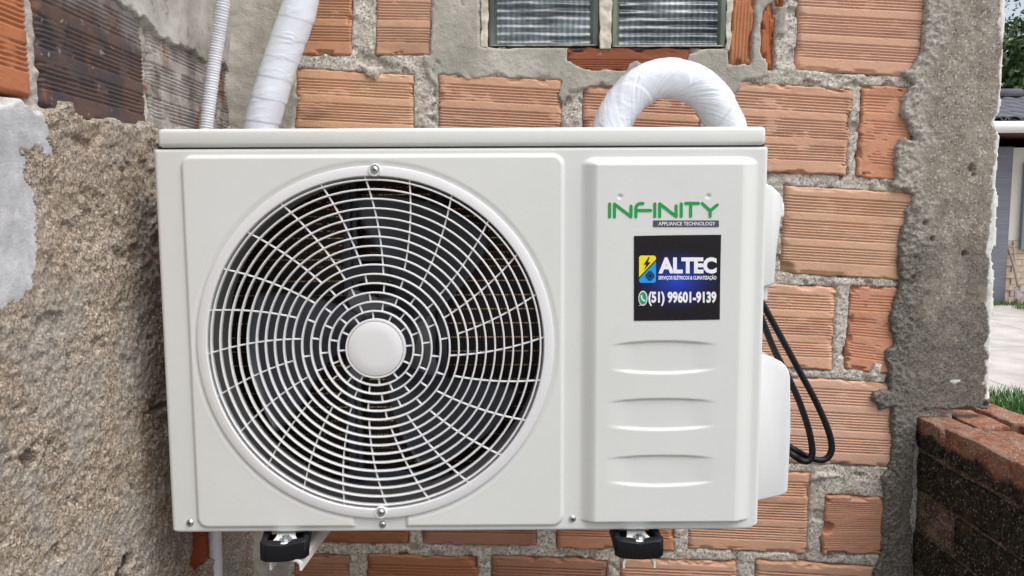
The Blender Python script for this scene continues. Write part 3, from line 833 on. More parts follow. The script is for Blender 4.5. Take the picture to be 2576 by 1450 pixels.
# distance from the left border of the plaster
left = np.array([p for p in Pp[:45]]); order = np.argsort(left[:, 1])
xl = np.interp(T, left[order, 1], left[order, 0])
xr_pts = polyY([(2530, -620), (2523, -110), (2521, 90), (2517, 200), (2512, 285), (2499, 305), (2513, 345), (2508, 380), (2502, 470), (2504, 500), (2499, 610), (2490, 640), (2497, 700), (2492, 800), (2489, 900), (2486, 960), (2484, 1030)], YW)
order = np.argsort(xr_pts[:, 1])
xr = np.interp(T, xr_pts[order, 1], xr_pts[order, 0])
dl = S - xl; dr = xr - S
crust = sstep(0.055, 0.015, dl + 0.5 * wob + 0.02 * fbm(S, T, 18, 3, 60))
h = 0.009 + 0.0020 * fbm(S, T, 8, 3, 62) + 0.0012 * fbm(S, T, 90, 3, 63) + crust * (0.0028 * fbm(S, T, 60, 3, 64) + 0.0030 * fbm(S, T, 190, 2, 65, 0.9) - 0.0005)
h = h - 0.0075 * sstep(-0.004, 0.0, sd) * (dl < 0.06)
h = h - 0.004 * sstep(0.006, 0.001, dr)
for (px, py, r) in ((3800, 1090 * 0 + 0, 0),):
    pass
for (px, py, r) in ((2436, 425, 0.006), (2440, 440, 0.003), (2415, 640, 0.005), (2320, 560, 0.004), (2470, 1015, 0.004), (2336, 600, 0.003)):
    a, b = onY(px, py, YW)
    h = h - 0.008 * sstep(r, r * 0.4, np.hypot(S - a, (T - b) * 0.7) + 0.6 * wob)
white = sstep(0.0105, 0.008, dr + 1.6 * wob + 0.006 * fbm(S, T, 40, 3, 70)) * (T > polyY([(2480, 1000)], YW)[0, 1])
for px, py, r in ((2496, 312, 0.011), (2492, 648, 0.009)):
    a, b = onY(px, py, YW)
    white = np.maximum(white, sstep(r, r * 0.6, np.hypot(S - a, T - b) + 1.2 * wob))
a, b = onY(2394, 956, YW)
white = np.maximum(white, sstep(0.012, 0.008, np.hypot(S - a, (T - b) * 4.0) + 2 * wob))
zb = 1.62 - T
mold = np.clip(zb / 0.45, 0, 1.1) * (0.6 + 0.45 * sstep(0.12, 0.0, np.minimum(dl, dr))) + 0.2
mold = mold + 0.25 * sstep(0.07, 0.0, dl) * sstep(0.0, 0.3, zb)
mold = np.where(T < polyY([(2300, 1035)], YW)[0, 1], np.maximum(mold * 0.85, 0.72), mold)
def backP(V): V[:, 1] = YW + 0.011; return V
sheet('plaster_face', PW(S, T, h), len(s), len(t), M_pillar, pil, mask=sd < 0, attrs={'crust': crust, 'mold': mold, 'white': white}, back=backP)
# the end of the wall behind the plaster, white on its far side
M_limewash = mat_new('white_limewash', rough=0.9)
n = NT(M_limewash); n.base(n.mix(n.noise(30, 5), (0.6, 0.61, 0.59), (0.8, 0.81, 0.78)))
zlow = float(polyY([(2400, 1030)], YW)[0, 1])
box('pillar_core', 0.60, float(xr_pts[:, 0].min()) - 0.014, YW + 0.014, YW + 0.10, zlow + 0.002, 2.6, M_limewash, pil)

# ------------------------------------------------------------------ low brick wall running towards the camera
low = thing('low_brick_wall', 'low red brick wall black with mould, loose bricks along its top', 'wall', (0.7, 0.85, 0))
XA = float(onY(2308, 1045, YW)[0]); ZA = float(onY(2308, 1045, YW)[1])
def rough_box(name, x0, x1, y0, y1, z0, z1, mat, col, parent, seed, moldf, step=0.008):
    bm = bmesh.new()
    V, Fc = box_geo(x0, x1, y0, y1, z0, z1)
    vs = [bm.verts.new(v) for v in V]
    for f in Fc: bm.faces.new([vs[i] for i in f])
    bmesh.ops.bevel(bm, geom=list(bm.edges), offset=0.004, segments=2, profile=0.5, affect='EDGES')
    for ax, (a, b) in enumerate(((x0, x1), (y0, y1), (z0, z1))):
        k = int((b - a) / step)
        for i in range(1, k):
            co = [0, 0, 0]; no = [0, 0, 0]; co[ax] = a + (b - a) * i / k; no[ax] = 1
            bmesh.ops.bisect_plane(bm, geom=bm.verts[:] + bm.edges[:] + bm.faces[:], plane_co=co, plane_no=no)
    P = np.array([v.co for v in bm.verts])
    D = np.stack([fbm(P[:, 1] + P[:, 2], P[:, 2] - P[:, 0], 40, 3, seed), fbm(P[:, 0] + P[:, 2], P[:, 1], 40, 3, seed + 1), fbm(P[:, 0] - P[:, 2], P[:, 1], 40, 3, seed + 2)], 1) * 0.0034
    for v, d in zip(bm.verts, D): v.co += Vector(d)
    o = bm_obj(name, bm, mat, parent, smooth=True)
    P = np.array([v.co for v in o.data.vertices])
    at = o.data.attributes.new('mold', 'FLOAT', 'POINT'); at.data.foreach_set('value', moldf(P).astype(np.float32))
    o.color = (*col, 1)
    return o
CLAY = (0.27, 0.125, 0.08)
def mold_side(P): return np.clip(0.15 + (ZA - 0.010 - P[:, 2]) / 0.05, -0.3, 1.3) - 0.5 * (P[:, 2] > ZA - 0.004)
def mold_pale(P): return np.full(len(P), -0.2)
W1 = 0.054
rows = [(XA, XA + W1, [(YW - 0.066, YW + 0.004), (YW - 0.30, YW - 0.078), (YW - 0.53, YW - 0.312), (YW - 0.76, YW - 0.54), (YW - 1.0, YW - 0.77)]),
        (XA + W1 + 0.008, XA + 2 * W1 + 0.008, [(YW - 0.055, YW + 0.05), (YW - 0.28, YW - 0.066), (YW - 0.51, YW - 0.29), (YW - 0.74, YW - 0.52), (YW - 0.98, YW - 0.75)]),
        (XA + 2 * W1 + 0.016, XA + 3 * W1 + 0.010, [(YW - 0.045, YW + 0.17), (YW - 0.26, YW - 0.056), (YW - 0.49, YW - 0.27), (YW - 0.72, YW - 0.50), (YW - 0.96, YW - 0.73)])]
k = 0
for ri, (xa, xb, ys) in enumerate(rows):
    for y0, y1 in ys:
        k += 1
        dz = random.Random(k).uniform(-0.003, 0.002) - 0.004 * (ri == 1)
        rough_box('brick', xa, xb, y0, y1, ZA - 0.052, ZA + dz, M_moss, tuple(c_ * random.Random(k + 9).uniform(0.85, 1.25) for c_ in CLAY), low, k, mold_side if ri == 0 else mold_pale)
# lower courses of the face, half lost under mould
for cidx in range(6):
    zt = ZA - 0.060 - cidx * 0.066
    yy = YW + 0.004 - (0.11 if cidx % 2 else 0.0)
    first_len = 0.0
    while yy > YW - 0.95:
        y0 = yy - 0.215
        k += 1
        rough_box('brick', XA + 0.002, XA + 0.10, y0, yy - 0.004, zt - 0.062, zt, M_moss, CLAY, low, k, lambda P: np.full(len(P), 0.78), step=0.012)
        yy = y0
M_moss2 = M_moss
box('mortar_core', XA + 0.006, XA + 0.165, YW - 1.0, YW + 0.009, 0.0, ZA - 0.05, M_moss, low)
bpy.data.objects['mortar_core'].color = (0.10, 0.085, 0.065, 1)

# ------------------------------------------------------------------ air conditioner
ac = thing('air_conditioner', 'white outdoor air conditioner unit with round fan grille hung on wall', 'air conditioner', (UX0 + UW / 2, YF + UD / 2, UZ0))
def uf(px, py, w=0.0):
    x, z = onY(px, py, YF - w); return float(x), float(z)
gx = [uf(500, 866), uf(1393, 852)]; gz = [uf(941, 417), uf(958, 1301)]
GC = ((gx[0][0] + gx[1][0]) / 2, (gz[0][1] + gz[1][1]) / 2)
GR = (gx[1][0] - gx[0][0] + gz[0][1] - gz[1][1]) / 4
hb = uf(946.5, 876)
HC = hb
DM = 0.8138 / 1905.0 * 1.0          # metres per photo pixel on the front plane, roughly
# front sheet as a relief
RS2 = 0.00115
s = np.linspace(UX0, UX1, int(UW / RS2) + 1); t = np.linspace(UZ0, UZ1, int(UH / RS2) + 1)
S, T = np.meshgrid(s, t, indexing='ij')
dl, dr_, db, dt = S - UX0, UX1 - S, T - UZ0, UZ1 - T
h = np.zeros_like(S)
def sdrr(x0, x1, z0, z1, r):
    qx = np.abs(S - (x0 + x1) / 2) - (x1 - x0) / 2 + r; qz = np.abs(T - (z0 + z1) / 2) - (z1 - z0) / 2 + r
    return np.hypot(np.maximum(qx, 0), np.maximum(qz, 0)) + np.minimum(np.maximum(qx, qz), 0) - r
ex0, ez1 = uf(457, 393); ex1, ez0 = uf(1416, 1322); ex0b, _ = uf(497, 1320)
# the embossed field follows the casing
sd = sdrr((ex0 + ex0b) / 2, ex1, ez0, ez1, 0.012)
nx0, nz = uf(893, 1300); nx1, _ = uf(1022, 1300)
nt = np.maximum(np.abs(S - (nx0 + nx1) / 2) - (nx1 - nx0) / 2, T - uf(958, 1292)[1])
sd = np.maximum(sd, -nt)
h += 0.0034 * sstep(0.0014, -0.0030, sd)
rr = np.hypot(S - GC[0], T - GC[1])
h -= 0.0022 * sstep(GR + 0.0065, GR - 0.001, rr)
# raised service panel
px0, pz1 = uf(1462, 396); px1, pz0 = uf(1884, 1314)
a = np.clip(1 - (S - px0) / 0.0165, 0, 1) + np.clip(1 - (px1 - S) / 0.0195, 0, 1)
b = np.clip(1 - (pz1 - T) / 0.0085, 0, 1) + np.clip(1 - (T - pz0) / 0.0050, 0, 1)
q = np.clip(np.sqrt(a * a + b * b), 0, 1)
tt = 1 - q
h += 0.0095 * (0.35 * tt + 0.65 * sstep(0, 1, tt))
# three shallow lens dishes
for (xa, ya, xm, ym, xb_, yb_, y2a, y2m) in ((1526, 869, 1670, 857, 1814, 870, 931, 942), (1520, 1012, 1668, 1002, 1811, 1013, 1074, 1084), (1517, 1154, 1667, 1145, 1809, 1156, 1214, 1225)):
    u0, zt0 = uf(xa, ya, .0095); u1, _ = uf(xb_, yb_, .0095); um, ztm = uf(xm, ym, .0095); _, zb0 = uf(xa, y2a, .0095); _, zbm = uf(xm, y2m, .0095)
    k = np.clip((S - (u0 + u1) / 2) / ((u1 - u0) / 2), -1.2, 1.2)
    ztop = zt0 + (ztm - zt0) * (1 - k * k); zbot = zb0 + (zbm - zb0) * (1 - k * k)
    fade = sstep(1.0, 0.45, np.abs(k))
    # upper lip falls sharply inwards, lower lip rises back, floor ramps between
    f = np.clip((ztop - T) / (ztop - zbot), 0, 1)
    inside = (T < ztop) & (T > zbot)
    wd = 0.0021
    dish = sstep(0, wd, ztop - T) * sstep(0, wd * 1.25, T - zbot)
    h -= 0.0022 * fade * dish * (np.abs(k) < 1.0)
# stamped screw dimples and folded edges
for px, py in ((1560, 495), (1782, 494)):
    cx_, cz_ = uf(px, py, .0095)
    h -= 0.0016 * sstep(0.0027, 0.0012, np.hypot(S - cx_, T - cz_))
r = 0.005
for d in (dl, dr_):
    e = np.clip(r - d, 0, r); h -= r - np.sqrt(np.maximum(r * r - e * e, 0))
r = 0.003
for d in (db, dt):
    e = np.clip(r - d, 0, r * 0.98); h -= r - np.sqrt(np.maximum(r * r - e * e, 0))
Tz = T.copy()
c0 = UZ0 + np.clip((0.0085 - dl) * 0.5, 0, None); c1 = UZ0 + np.clip((0.0135 - dr_) * 0.62, 0, None)
Tz = np.maximum(Tz, np.maximum(c0, c1))
mask = rr > GR - 0.006
def backF(V):
    inner = np.hypot(V[:, 0] - GC[0], V[:, 2] - GC[1]) < GR + 0.01
    V[:, 1] = np.where(inner, YF + 0.010, YF + 0.022); return V
front = sheet('front_panel', np.stack([S, YF - h, Tz], -1), len(s), len(t), M_case, ac, mask=mask, back=backF)
# other sheets of the casing
box('side_panel', UX0 + 0.001, UX0 + 0.0025, YF + 0.018, YB, UZ0 + 0.004, UZ1, M_case, ac)
box('side_panel', UX1 - 0.0025, UX1 - 0.001, YF + 0.018, YB, UZ0 + 0.006, UZ1, M_case, ac)
box('base_pan', UX0 + 0.003, UX1 - 0.003, YF + 0.004, YB, UZ0 + 0.003, UZ0 + 0.0045, M_inner, ac)
xdiv = uf(1436, 800)[0]
box('divider', xdiv, xdiv + 0.0015, YF + 0.012, YB - 0.002, UZ0 + 0.005, UZ1 - 0.001, M_inner, ac)
# lid
lx0, lz1 = uf(395, 332); lx1, lz0 = uf(1926, 371)
box('lid', lx0, lx1, YF - 0.0015, YB + 0.006, UZ1 + 0.0018, UZ1 + 0.0018 + (lz1 - lz0) + 0.0005, M_case, ac, bev=0.0045, seg=4)
box('lid_gap_shade', UX0 + 0.004, UX1 - 0.004, YF + 0.0035, YF + 0.006, UZ1 - 0.002, UZ1 + 0.003, M_slot, ac)  # dark strip in the gap below the lid, in place of its shade

# fan grille
K = GR / 446.0                        # metres per photo pixel across the grille
gr = bpy.data.objects.new('fan_grille', None); gr.location = (GC[0], YF, GC[1]); place(gr, ac)
lathe('grille_rim', [(GR - 0.0005, -0.006), (GR, 0.000), (GR - 0.0005, 0.0045), (GR - 0.0008, 0.0052), (GR - 0.0016, 0.0056), (421 * K + 0.0006, 0.0052), (421 * K, 0.0046), (420 * K, 0.0), (419.5 * K, -0.012), (421.5 * K, -0.012)], (GC[0], YF, GC[1]), 160, M_grille, gr)
lathe('shroud', [(424 * K, -0.006), (418 * K, -0.016), (415 * K, -0.045), (420 * K, -0.06)], (GC[0], YF, GC[1]), 120, M_shroud, gr)
def flat_ring(name, r, wdt, y0, y1, c):
    lathe(name, [(r - wdt / 2, y1), (r - wdt / 2, y0 - 0.0006), (r - wdt / 4, y0), (r + wdt / 4, y0), (r + wdt / 2, y0 - 0.0006), (r + wdt / 2, y1), (r - wdt / 2, y1)], c, 132, M_grille, gr)
# the ring family is centred on the hub; the outer ones ease towards the rim centre
def rc(r):
    k = np.clip((r - 75 * K) / ((420 - 75) * K), 0, 1)
    return (HC[0] + (GC[0] - HC[0]) * k, YF, HC[1] + (GC[1] - HC[1]) * k)
RK = [(71.5 + 22.7 * k) * K for k in range(16)]
for k in range(1, 16):
    flat_ring('grille_ring', RK[k], 0.0019, 0.0042, -0.0008, rc(RK[k]))
def spoke(r0, r1, ang0, ang1):
    n_ = max(2, int((r1 - r0) / 0.006) + 1)
    V = []
    for i in range(n_ + 1):
        k = i / n_
        r = r0 + (r1 - r0) * k; a = math.radians(ang0 + (ang1 - ang0) * k)
        c = rc(r)
        dx, dz = math.cos(a), math.sin(a); nx, nz_ = -dz, dx
        for (o, w) in ((-0.0010, 0.0006), (-0.0005, 0.0026), (0.0005, 0.0026), (0.0010, 0.0006), (0.0008, -0.001), (-0.0008, -0.001)):
            V.append((c[0] + r * dx + o * nx, YF - w, c[2] + r * dz + o * nz_))
    Fc = []
    for i in range(n_):
        for j in range(6):
            a_, b_ = i * 6 + j, i * 6 + (j + 1) % 6
            Fc.append((a_, b_, b_ + 6, a_ + 6))
    Fc += [(5, 4, 3, 2, 1, 0), tuple(n_ * 6 + j for j in range(6))]
    mobj('spoke', V, Fc, M_grille, gr)
for g_ in range(5):                   # short staggered bars near the hub
    ph = 3.7 + 15.8 * g_
    for k in range(12):
        spoke(RK[g_] - (0.0005 if g_ else -0.001), RK[g_ + 1], ph + 30 * k, ph + 0.4 + 30 * k)
for k in range(24):
    g0 = 5 if k % 2 else 6
    a0 = 8.2 + 15 * k + 0.85 * (g0 - 5)
    spoke(RK[g0], 421 * K, a0, 8.2 + 15 * k + 9.4)
# hub plate
lathe('hub_rim', [(69.5 * K, 0.0045), (70 * K, 0.0054), (74.5 * K, 0.0054), (75.5 * K, 0.0046), (75.5 * K, -0.002), (72 * K, -0.002)], (HC[0], YF, HC[1]), 72, M_grille, gr)
lathe('hub_plate', [(0.0001, 0.0062), (40 * K, 0.0061), (66 * K, 0.0059), (68.5 * K, 0.0054), (69 * K, 0.003)], (HC[0], YF, HC[1]), 64, M_grille, gr)

# screws
def screw_mesh():
    bm = bmesh.new()
    prof = [(0.0, 0.0024), (0.0014, 0.0023), (0.0028, 0.0018), (0.0038, 0.0010), (0.0042, 0.0)]
    ns = 20
    rings = []
    for r, w in prof:
        if r == 0: rings.append([bm.verts.new((0, -w, 0))])
        else: rings.append([bm.verts.new((r * math.cos(6.2832 * j / ns), -w, r * math.sin(6.2832 * j / ns))) for j in range(ns)])
    for j in range(ns): bm.faces.new((rings[0][0], rings[1][j], rings[1][(j + 1) % ns]))
    for a_, b_ in zip(rings[1:], rings[2:]):
        for j in range(ns): bm.faces.new((a_[j], b_[j], b_[(j + 1) % ns], a_[(j + 1) % ns]))
    for f in bm.faces: f.smooth = True
    for a_, b_ in ((0.0021, 0.0005), (0.0005, 0.0021)):
        vs = [bm.verts.new(v) for v in ((-a_, -0.00248, -b_), (a_, -0.00248, -b_), (a_, -0.00248, b_), (-a_, -0.00248, b_))]
        if a_ < b_:
            for v in vs: v.co.y -= 0.00006
        f = bm.faces.new(vs); f.material_index = 1
    return bm
sc0 = None
for px, py, w in ((942, 428, 0.0064), (958, 1290, 0.0064), (478, 1316, 0.0), (962, 1320, 0.0), (1440, 1305, 0.0)):
    x, z = uf(px, py, w)
    rz = random.Random(px).uniform(0, 1.5)
    if sc0 is None:
        sc0 = bm_obj('screw', screw_mesh(), [M_steel, M_slot], ac, loc=(x, YF - w, z)); sc0.rotation_euler = (0, rz, 0)
    else: inst(sc0, ac, (x, YF - w, z), rot=(0, rz, 0))
for px, py in ((942, 428), (958, 1290)):     # cups in the rim round the screws
    x, z = uf(px, py, 0.006)
    lathe('screw_cup', [(0.0046, 0.0058), (0.0050, 0.0068), (0.0062, 0.0070), (0.0068, 0.0058), (0.0068, -0.002)], (x, YF, z), 28, M_grille, gr)
    lathe('cup_floor', [(0.0001, 0.0056), (0.0050, 0.0056)] , (x, YF, z), 28, M_grille, gr)

# behind the grille
yc = YF + 0.150
zc0, zc1 = UZ0 + 0.03, UZ1 - 0.006
mobj('condenser_fins', [(UX0 + 0.012, yc, UZ0 + 0.012), (xdiv - 0.004, yc, UZ0 + 0.012), (xdiv - 0.004, yc, zc1), (UX0 + 0.012, yc, zc1)], [(0, 1, 2, 3)], M_fin, ac)
k = 0
z = zc0
while z < zc1:
    box('coil_tube', UX0 + 0.014, xdiv - 0.006, yc - 0.002, yc + 0.004, z, z + 0.0014, M_brass if z < UZ0 + 0.27 or k % 3 == 0 else M_copper, ac)
    z += 0.0182 if z < UZ0 + 0.27 else 0.0091
    k += 1
box('back_panel', UX0 + 0.003, UX1 - 0.003, YB - 0.003, YB - 0.0015, UZ0 + 0.006, UZ1 - 0.001, M_inner, ac)
def infx(px, Y): return float(onY(px, 860, Y)[0])
def infz(py, Y): return float(onY(1000, py, Y)[1])
ym = YF + 0.125
mb = bpy.data.objects.new('motor_mount', None); mb.location = (HC[0], ym, UZ0 + 0.005); place(mb, ac)
for pa, pb in ((872, 892), (894, 908), (1086, 1098), (1100, 1126)):
    box('rail', infx(pa, ym), infx(pb, ym), ym - 0.006, ym + 0.008, UZ0 + 0.006, UZ1 - 0.004, M_black_in, mb, bev=0.0015)
for pa, pb in ((638, 656), (668, 706), (1180, 1200), (1208, 1240)):
    box('cross_plate', infx(868, ym), infx(1128, ym), ym - 0.009, ym - 0.0065, infz(pb, ym), infz(pa, ym), M_black_in, mb, bev=0.001)
yfan = YF + 0.07
mc = (HC[0] + 0.004, yfan + 0.035, HC[1] - 0.002)
lathe('motor', [(0.0001, 0.012), (0.030, 0.012), (0.046, 0.006), (0.050, -0.004), (0.050, -0.05)], mc, 40, M_motor, mb)
for k in range(4):
    a = math.radians(45 + 90 * k)
    cxm, czm = mc[0] + 0.062 * math.cos(a), mc[2] + 0.062 * math.sin(a)
    tri = [(mc[0] + 0.045 * math.cos(a - 0.5), mc[2] + 0.045 * math.sin(a - 0.5)), (cxm + 0.012 * math.cos(a - 0.6), czm + 0.012 * math.sin(a - 0.6)), (cxm + 0.014 * math.cos(a), czm + 0.014 * math.sin(a)), (cxm + 0.012 * math.cos(a + 0.6), czm + 0.012 * math.sin(a + 0.6)), (mc[0] + 0.045 * math.cos(a + 0.5), mc[2] + 0.045 * math.sin(a + 0.5))]
    extrude_poly('motor_lug', tri, mc[1] - 0.006, mc[1] + 0.004, M_motor, mb)
fan = bpy.data.objects.new('fan', None); fan.location = (HC[0], yfan, HC[1]); place(fan, ac)
lathe('fan_hub', [(0.0001, 0.022), (0.024, 0.021), (0.032, 0.014), (0.034, -0.02)], (HC[0], yfan, HC[1]), 40, M_black_in, fan)
for k, a0 in enumerate((-88, 32, 152)):
    nr, na = 14, 22
    V = []
    for i in range(nr):
        r = 0.030 + (0.166 - 0.030) * i / (nr - 1)
        k_ = i / (nr - 1)
        span = 42 + 20 * math.sin(k_ * 2.2); sweep = -10 + 20 * k_
        for j in range(na):
            f = j / (na - 1)
            a = math.radians(a0 + sweep + span * f)
            y = yfan + 0.020 - 0.044 * f * (0.65 + 0.35 * k_) + 0.006 * math.sin(math.pi * f)
            V.append((HC[0] + r * math.cos(a), y, HC[1] + r * math.sin(a)))
    nV = len(V)
    V += [(x, y + 0.0022, z) for x, y, z in V]
    Fq = grid_faces(nr, na)
    Fc = [tuple(f) for f in Fq] + [tuple(f[::-1] + nV) for f in Fq]
    bnd = [i * na for i in range(nr)] + [(nr - 1) * na + j for j in range(1, na)] + [i * na + na - 1 for i in range(nr - 2, -1, -1)] + [j for j in range(na - 2, 0, -1)]
    for a_, b_ in zip(bnd, bnd[1:] + bnd[:1]): Fc.append((a_, b_, b_ + nV, a_ + nV))
    mobj('fan_blade', V, Fc, M_blade, fan, smooth=True)

# handle and valve covers on the right side
def silhouette(name, pts, Yc, depth, mat, parent, bev=0.004):
    P = polyY(pts, Yc)
    bm = bmesh.new()
    f0 = [bm.verts.new((p[0], Yc, p[1])) for p in P]; f1 = [bm.verts.new((p[0], Yc + depth, p[1])) for p in P]
    n_ = len(P)
    bm.faces.new(f0); bm.faces.new(f1[::-1])
    for i in range(n_): bm.faces.new((f0[i], f1[i], f1[(i + 1) % n_], f0[(i + 1) % n_]))
    ed = [e for e in bm.edges if all(v in f0 for v in e.verts)]
    if bev: bmesh.ops.bevel(bm, geom=ed, offset=bev, segments=4, profile=0.5, affect='EDGES')
    return bm_obj(name, bm, mat, parent, smooth=True)
yh = YF + 0.045
hc = silhouette('handle_cover', [(1858, 470), (1927, 461), (1942, 468), (1955, 479), (1964, 491), (1970, 502), (1975, 516), (1975, 542), (1971, 548), (1953, 564), (1952, 640), (1949, 713), (1946, 717), (1922, 725), (1858, 728)], yh, 0.085, M_cover, ac, 0.0035)
silhouette('handle_lip', [(1866, 726), (1931.5, 722), (1931, 755), (1866, 756)], yh + 0.010, 0.06, M_cover, hc, 0.001)
yv = YF + 0.070
silhouette('valve_cover', [(1830, 884), (1912, 896), (1950, 905), (1966, 911), (1978, 921), (1985, 933), (1989, 948), (1988.5, 1080), (1983, 1234), (1980, 1241), (1969, 1247.5), (1905, 1258), (1830, 1270)], yv, 0.115, M_cover, ac, 0.003)

# printing on the service panel
PANEL = 0.0095
def fp(pts, w):
    P = polyY(pts, YF - w); return [(p[0], p[1]) for p in P]
def decal(name, pts, w, mat, parent):
    P = fp(pts, w)
    return mobj(name, [(p[0], YF - w, p[1]) for p in P], [tuple(range(len(P)))[::-1]], mat, parent)
Z1 = lambda x, y: (1420.5 + x * 0.31345, 366.2 + y * 0.31345)     # from the enlarged view of the badge
def stroke(name, pts, wd, w, mat, parent):
    """polyline with round ends and joints, flat in the panel plane"""
    P = np.array(fp([Z1(*p) for p in pts], w)); r = wd * 0.31345 * 0.5 * 0.804 / 1905
    bm = bmesh.new()
    quads = []
    for a, b in zip(P, P[1:]):
        d = (b - a) / np.linalg.norm(b - a); nrm = np.array([-d[1], d[0]]) * r
        quads.append([a + nrm, a - nrm, b - nrm, b + nrm])
    lay = 0
    for q in quads:
        bm.faces.new([bm.verts.new((p[0], YF - w - lay * 0.000006, p[1])) for p in q]); lay += 1
    for p in P:
        bm.faces.new([bm.verts.new((p[0] + r * math.cos(6.2832 * k / 14), YF - w - lay * 0.000006, p[1] + r * math.sin(6.2832 * k / 14))) for k in range(14)]); lay += 1
    return bm_obj(name, bm, mat, parent)
bd = bpy.data.objects.new('badge', None); bd.location = (*uf(1525, 575, PANEL)[:1], YF - PANEL, uf(1525, 575, PANEL)[1]); place(bd, ac)
LW = 0.0099
def arc(cx_, cy_, r, a0, a1, n_=8): return [(cx_ + r * math.cos(math.radians(a0 + (a1 - a0) * i / n_)), cy_ - r * math.sin(math.radians(a0 + (a1 - a0) * i / n_))) for i in range(n_ + 1)]
letters = [[(361, 470), (361, 573)], [(400, 573), (400, 471), (533, 572), (533, 487)], [(572, 573), (572, 505)] + arc(611, 505, 39, 180, 90) + [(628, 466)], [(576, 522), (690, 522)],
           [(724, 469), (724, 571)], [(763, 571), (763, 469), (895, 570), (895, 485)], [(936, 469), (936, 569)], [(972, 465), (1074, 465)], [(1012, 470), (1012, 569)],
           [(1105, 466), (1168, 525), (1225, 478)], [(1168, 527), (1168, 569)]]
for L in letters: stroke('letter_stroke', L, 25, LW, M_green, bd)
def rrect(x0, y0, x1, y1, r, n_=5):
    return arc(x1 - r, y0 + r, r, 0, 90, n_) + arc(x0 + r, y0 + r, r, 90, 180, n_) + arc(x0 + r, y1 - r, r, 180, 270, n_) + arc(x1 - r, y1 - r, r, 270, 360, n_)
decal('tagline_plate', [Z1(*p) for p in rrect(709, 602, 1238, 655, 6)], LW, M_slate, bd)
def text(name, body, x0, y0, x1, y1, w, mat, parent, bold=0.0, zf=Z1):
    """flat lettering scaled to the box x0..x1, y0..y1 of the enlarged view"""
    cu = bpy.data.curves.new('text', 'FONT'); cu.body = body; cu.size = 1.0; cu.offset = bold; cu.resolution_u = 3
    to = bpy.data.objects.new('text', cu); COL.objects.link(to)
    dg = bpy.context.evaluated_depsgraph_get(); dg.update()
    me = bpy.data.meshes.new_from_object(to.evaluated_get(dg))
    V = np.array([v.co for v in me.vertices])
    Fc = [tuple(p.vertices) for p in me.polygons]
    bpy.data.objects.remove(to); bpy.data.curves.remove(cu); bpy.data.meshes.remove(me)
    a, b = V[:, :2].min(0), V[:, :2].max(0)
    u = (V[:, 0] - a[0]) / (b[0] - a[0]); v = (V[:, 1] - a[1]) / (b[1] - a[1])
    P = np.array(fp([zf(x0 + (x1 - x0) * i, y1 + (y0 - y1) * j) for i, j in zip(u, v)], w))
    return mobj(name, [(p[0], YF - w, p[1]) for p in P], Fc, mat, parent)
text('tagline', 'APPLIANCE TECHNOLOGY', 752, 613, 1209, 643, LW + 0.0002, M_white, bd, 0.012)
# installer's sticker: edges not quite true
st = mobj('sticker', [(p[0], YF - LW, p[1]) for p in fp([Z1(556, 727), (Z1(840, 721)), Z1(1256, 717), Z1(1250, 1000), Z1(1245, 1398), Z1(880, 1405), Z1(556, 1408)], LW)], [(6, 5, 4, 3, 2, 1, 0)], M_stick, ac)
E1 = LW + 0.0002
Z2 = lambda x, y: Z1(505 + (x) * 0.5552, 645 + (y) * 0.5552)
decal('icon_base', [Z2(*p) for p in rrect(160, 425, 416, 830, 40)], E1, M_pblack, st)
ic = rrect(166, 431, 410, 825, 34, 6)
def clip(poly, f):
    out = []
    for a, b in zip(poly, poly[1:] + poly[:1]):
        fa, fb = f(*a), f(*b)
        if fa >= 0: out.append(a)
        if fa * fb < 0:
            k = fa / (fa - fb); out.append((a[0] + (b[0] - a[0]) * k, a[1] + (b[1] - a[1]) * k))
    return out
diag = lambda x, y: (748 - 490) / (410 - 166) * (410 - x) + 490 - y
decal('icon_power', [Z2(*p) for p in clip(ic, lambda x, y: diag(x, y) - 4)], E1 + 0.0002, M_yellow, st)
decal('icon_cooling', [Z2(*p) for p in clip(ic, lambda x, y: -diag(x, y) - 22)], E1 + 0.0002, M_blue, st)
decal('bolt', [Z2(*p) for p in ((304, 452), (232, 562), (268, 562), (238, 645), (336, 528), (296, 528), (318, 452))][::-1], E1 + 0.0004, M_pblack, st)
Z2s = lambda p: ((p[0] * 0.5552 + 505), (p[1] * 0.5552 + 645))
for k in range(4):
    a = math.radians(45 * k); dx, dy = math.cos(a) * (58 if k % 2 == 0 else 52), math.sin(a) * (66 if k % 2 == 0 else 54)
    stroke('flake_arm', [Z2s((324 - dx, 724 - dy)), Z2s((324 + dx, 724 + dy))], 8, E1 + 0.0004 + 0.00006 * k, M_navy, st)
    for sg in (-1, 1):
        bx, by = 324 + sg * dx * 0.66, 724 + sg * dy * 0.66
        ux, uy = math.cos(a) * sg, math.sin(a) * sg
        stroke('flake_tip', [Z2s((bx + ux * 18 - uy * 18, by + uy * 18 + ux * 18)), Z2s((bx, by)), Z2s((bx + ux * 18 + uy * 18, by + uy * 18 - ux * 18))], 7, E1 + 0.0004 + 0.00006 * k, M_navy, st)
text('company_name', 'ALTEC', 446, 455, 1288, 692, E1, M_white, st, 0.05, Z2)
text('services_line', 'SERVIÇOS ELÉTRICOS & CLIMATIZAÇÃO', 446, 712, 1284, 790, E1, M_white, st, 0.028, Z2)
text('phone_number', '(51) 99601-9139', 300, 948, 1284, 1160, E1, M_white, st, 0.042, Z2)
decal('chat_bubble', [Z2(*p) for p in arc(222, 1050, 66, 245, -105, 22)][:0] or [Z2(222 + 66 * math.cos(t_), 1048 - 108 * math.sin(t_)) for t_ in np.linspace(math.radians(240), math.radians(-110), 24)] + [Z2(156, 1158)], E1, M_white, st)
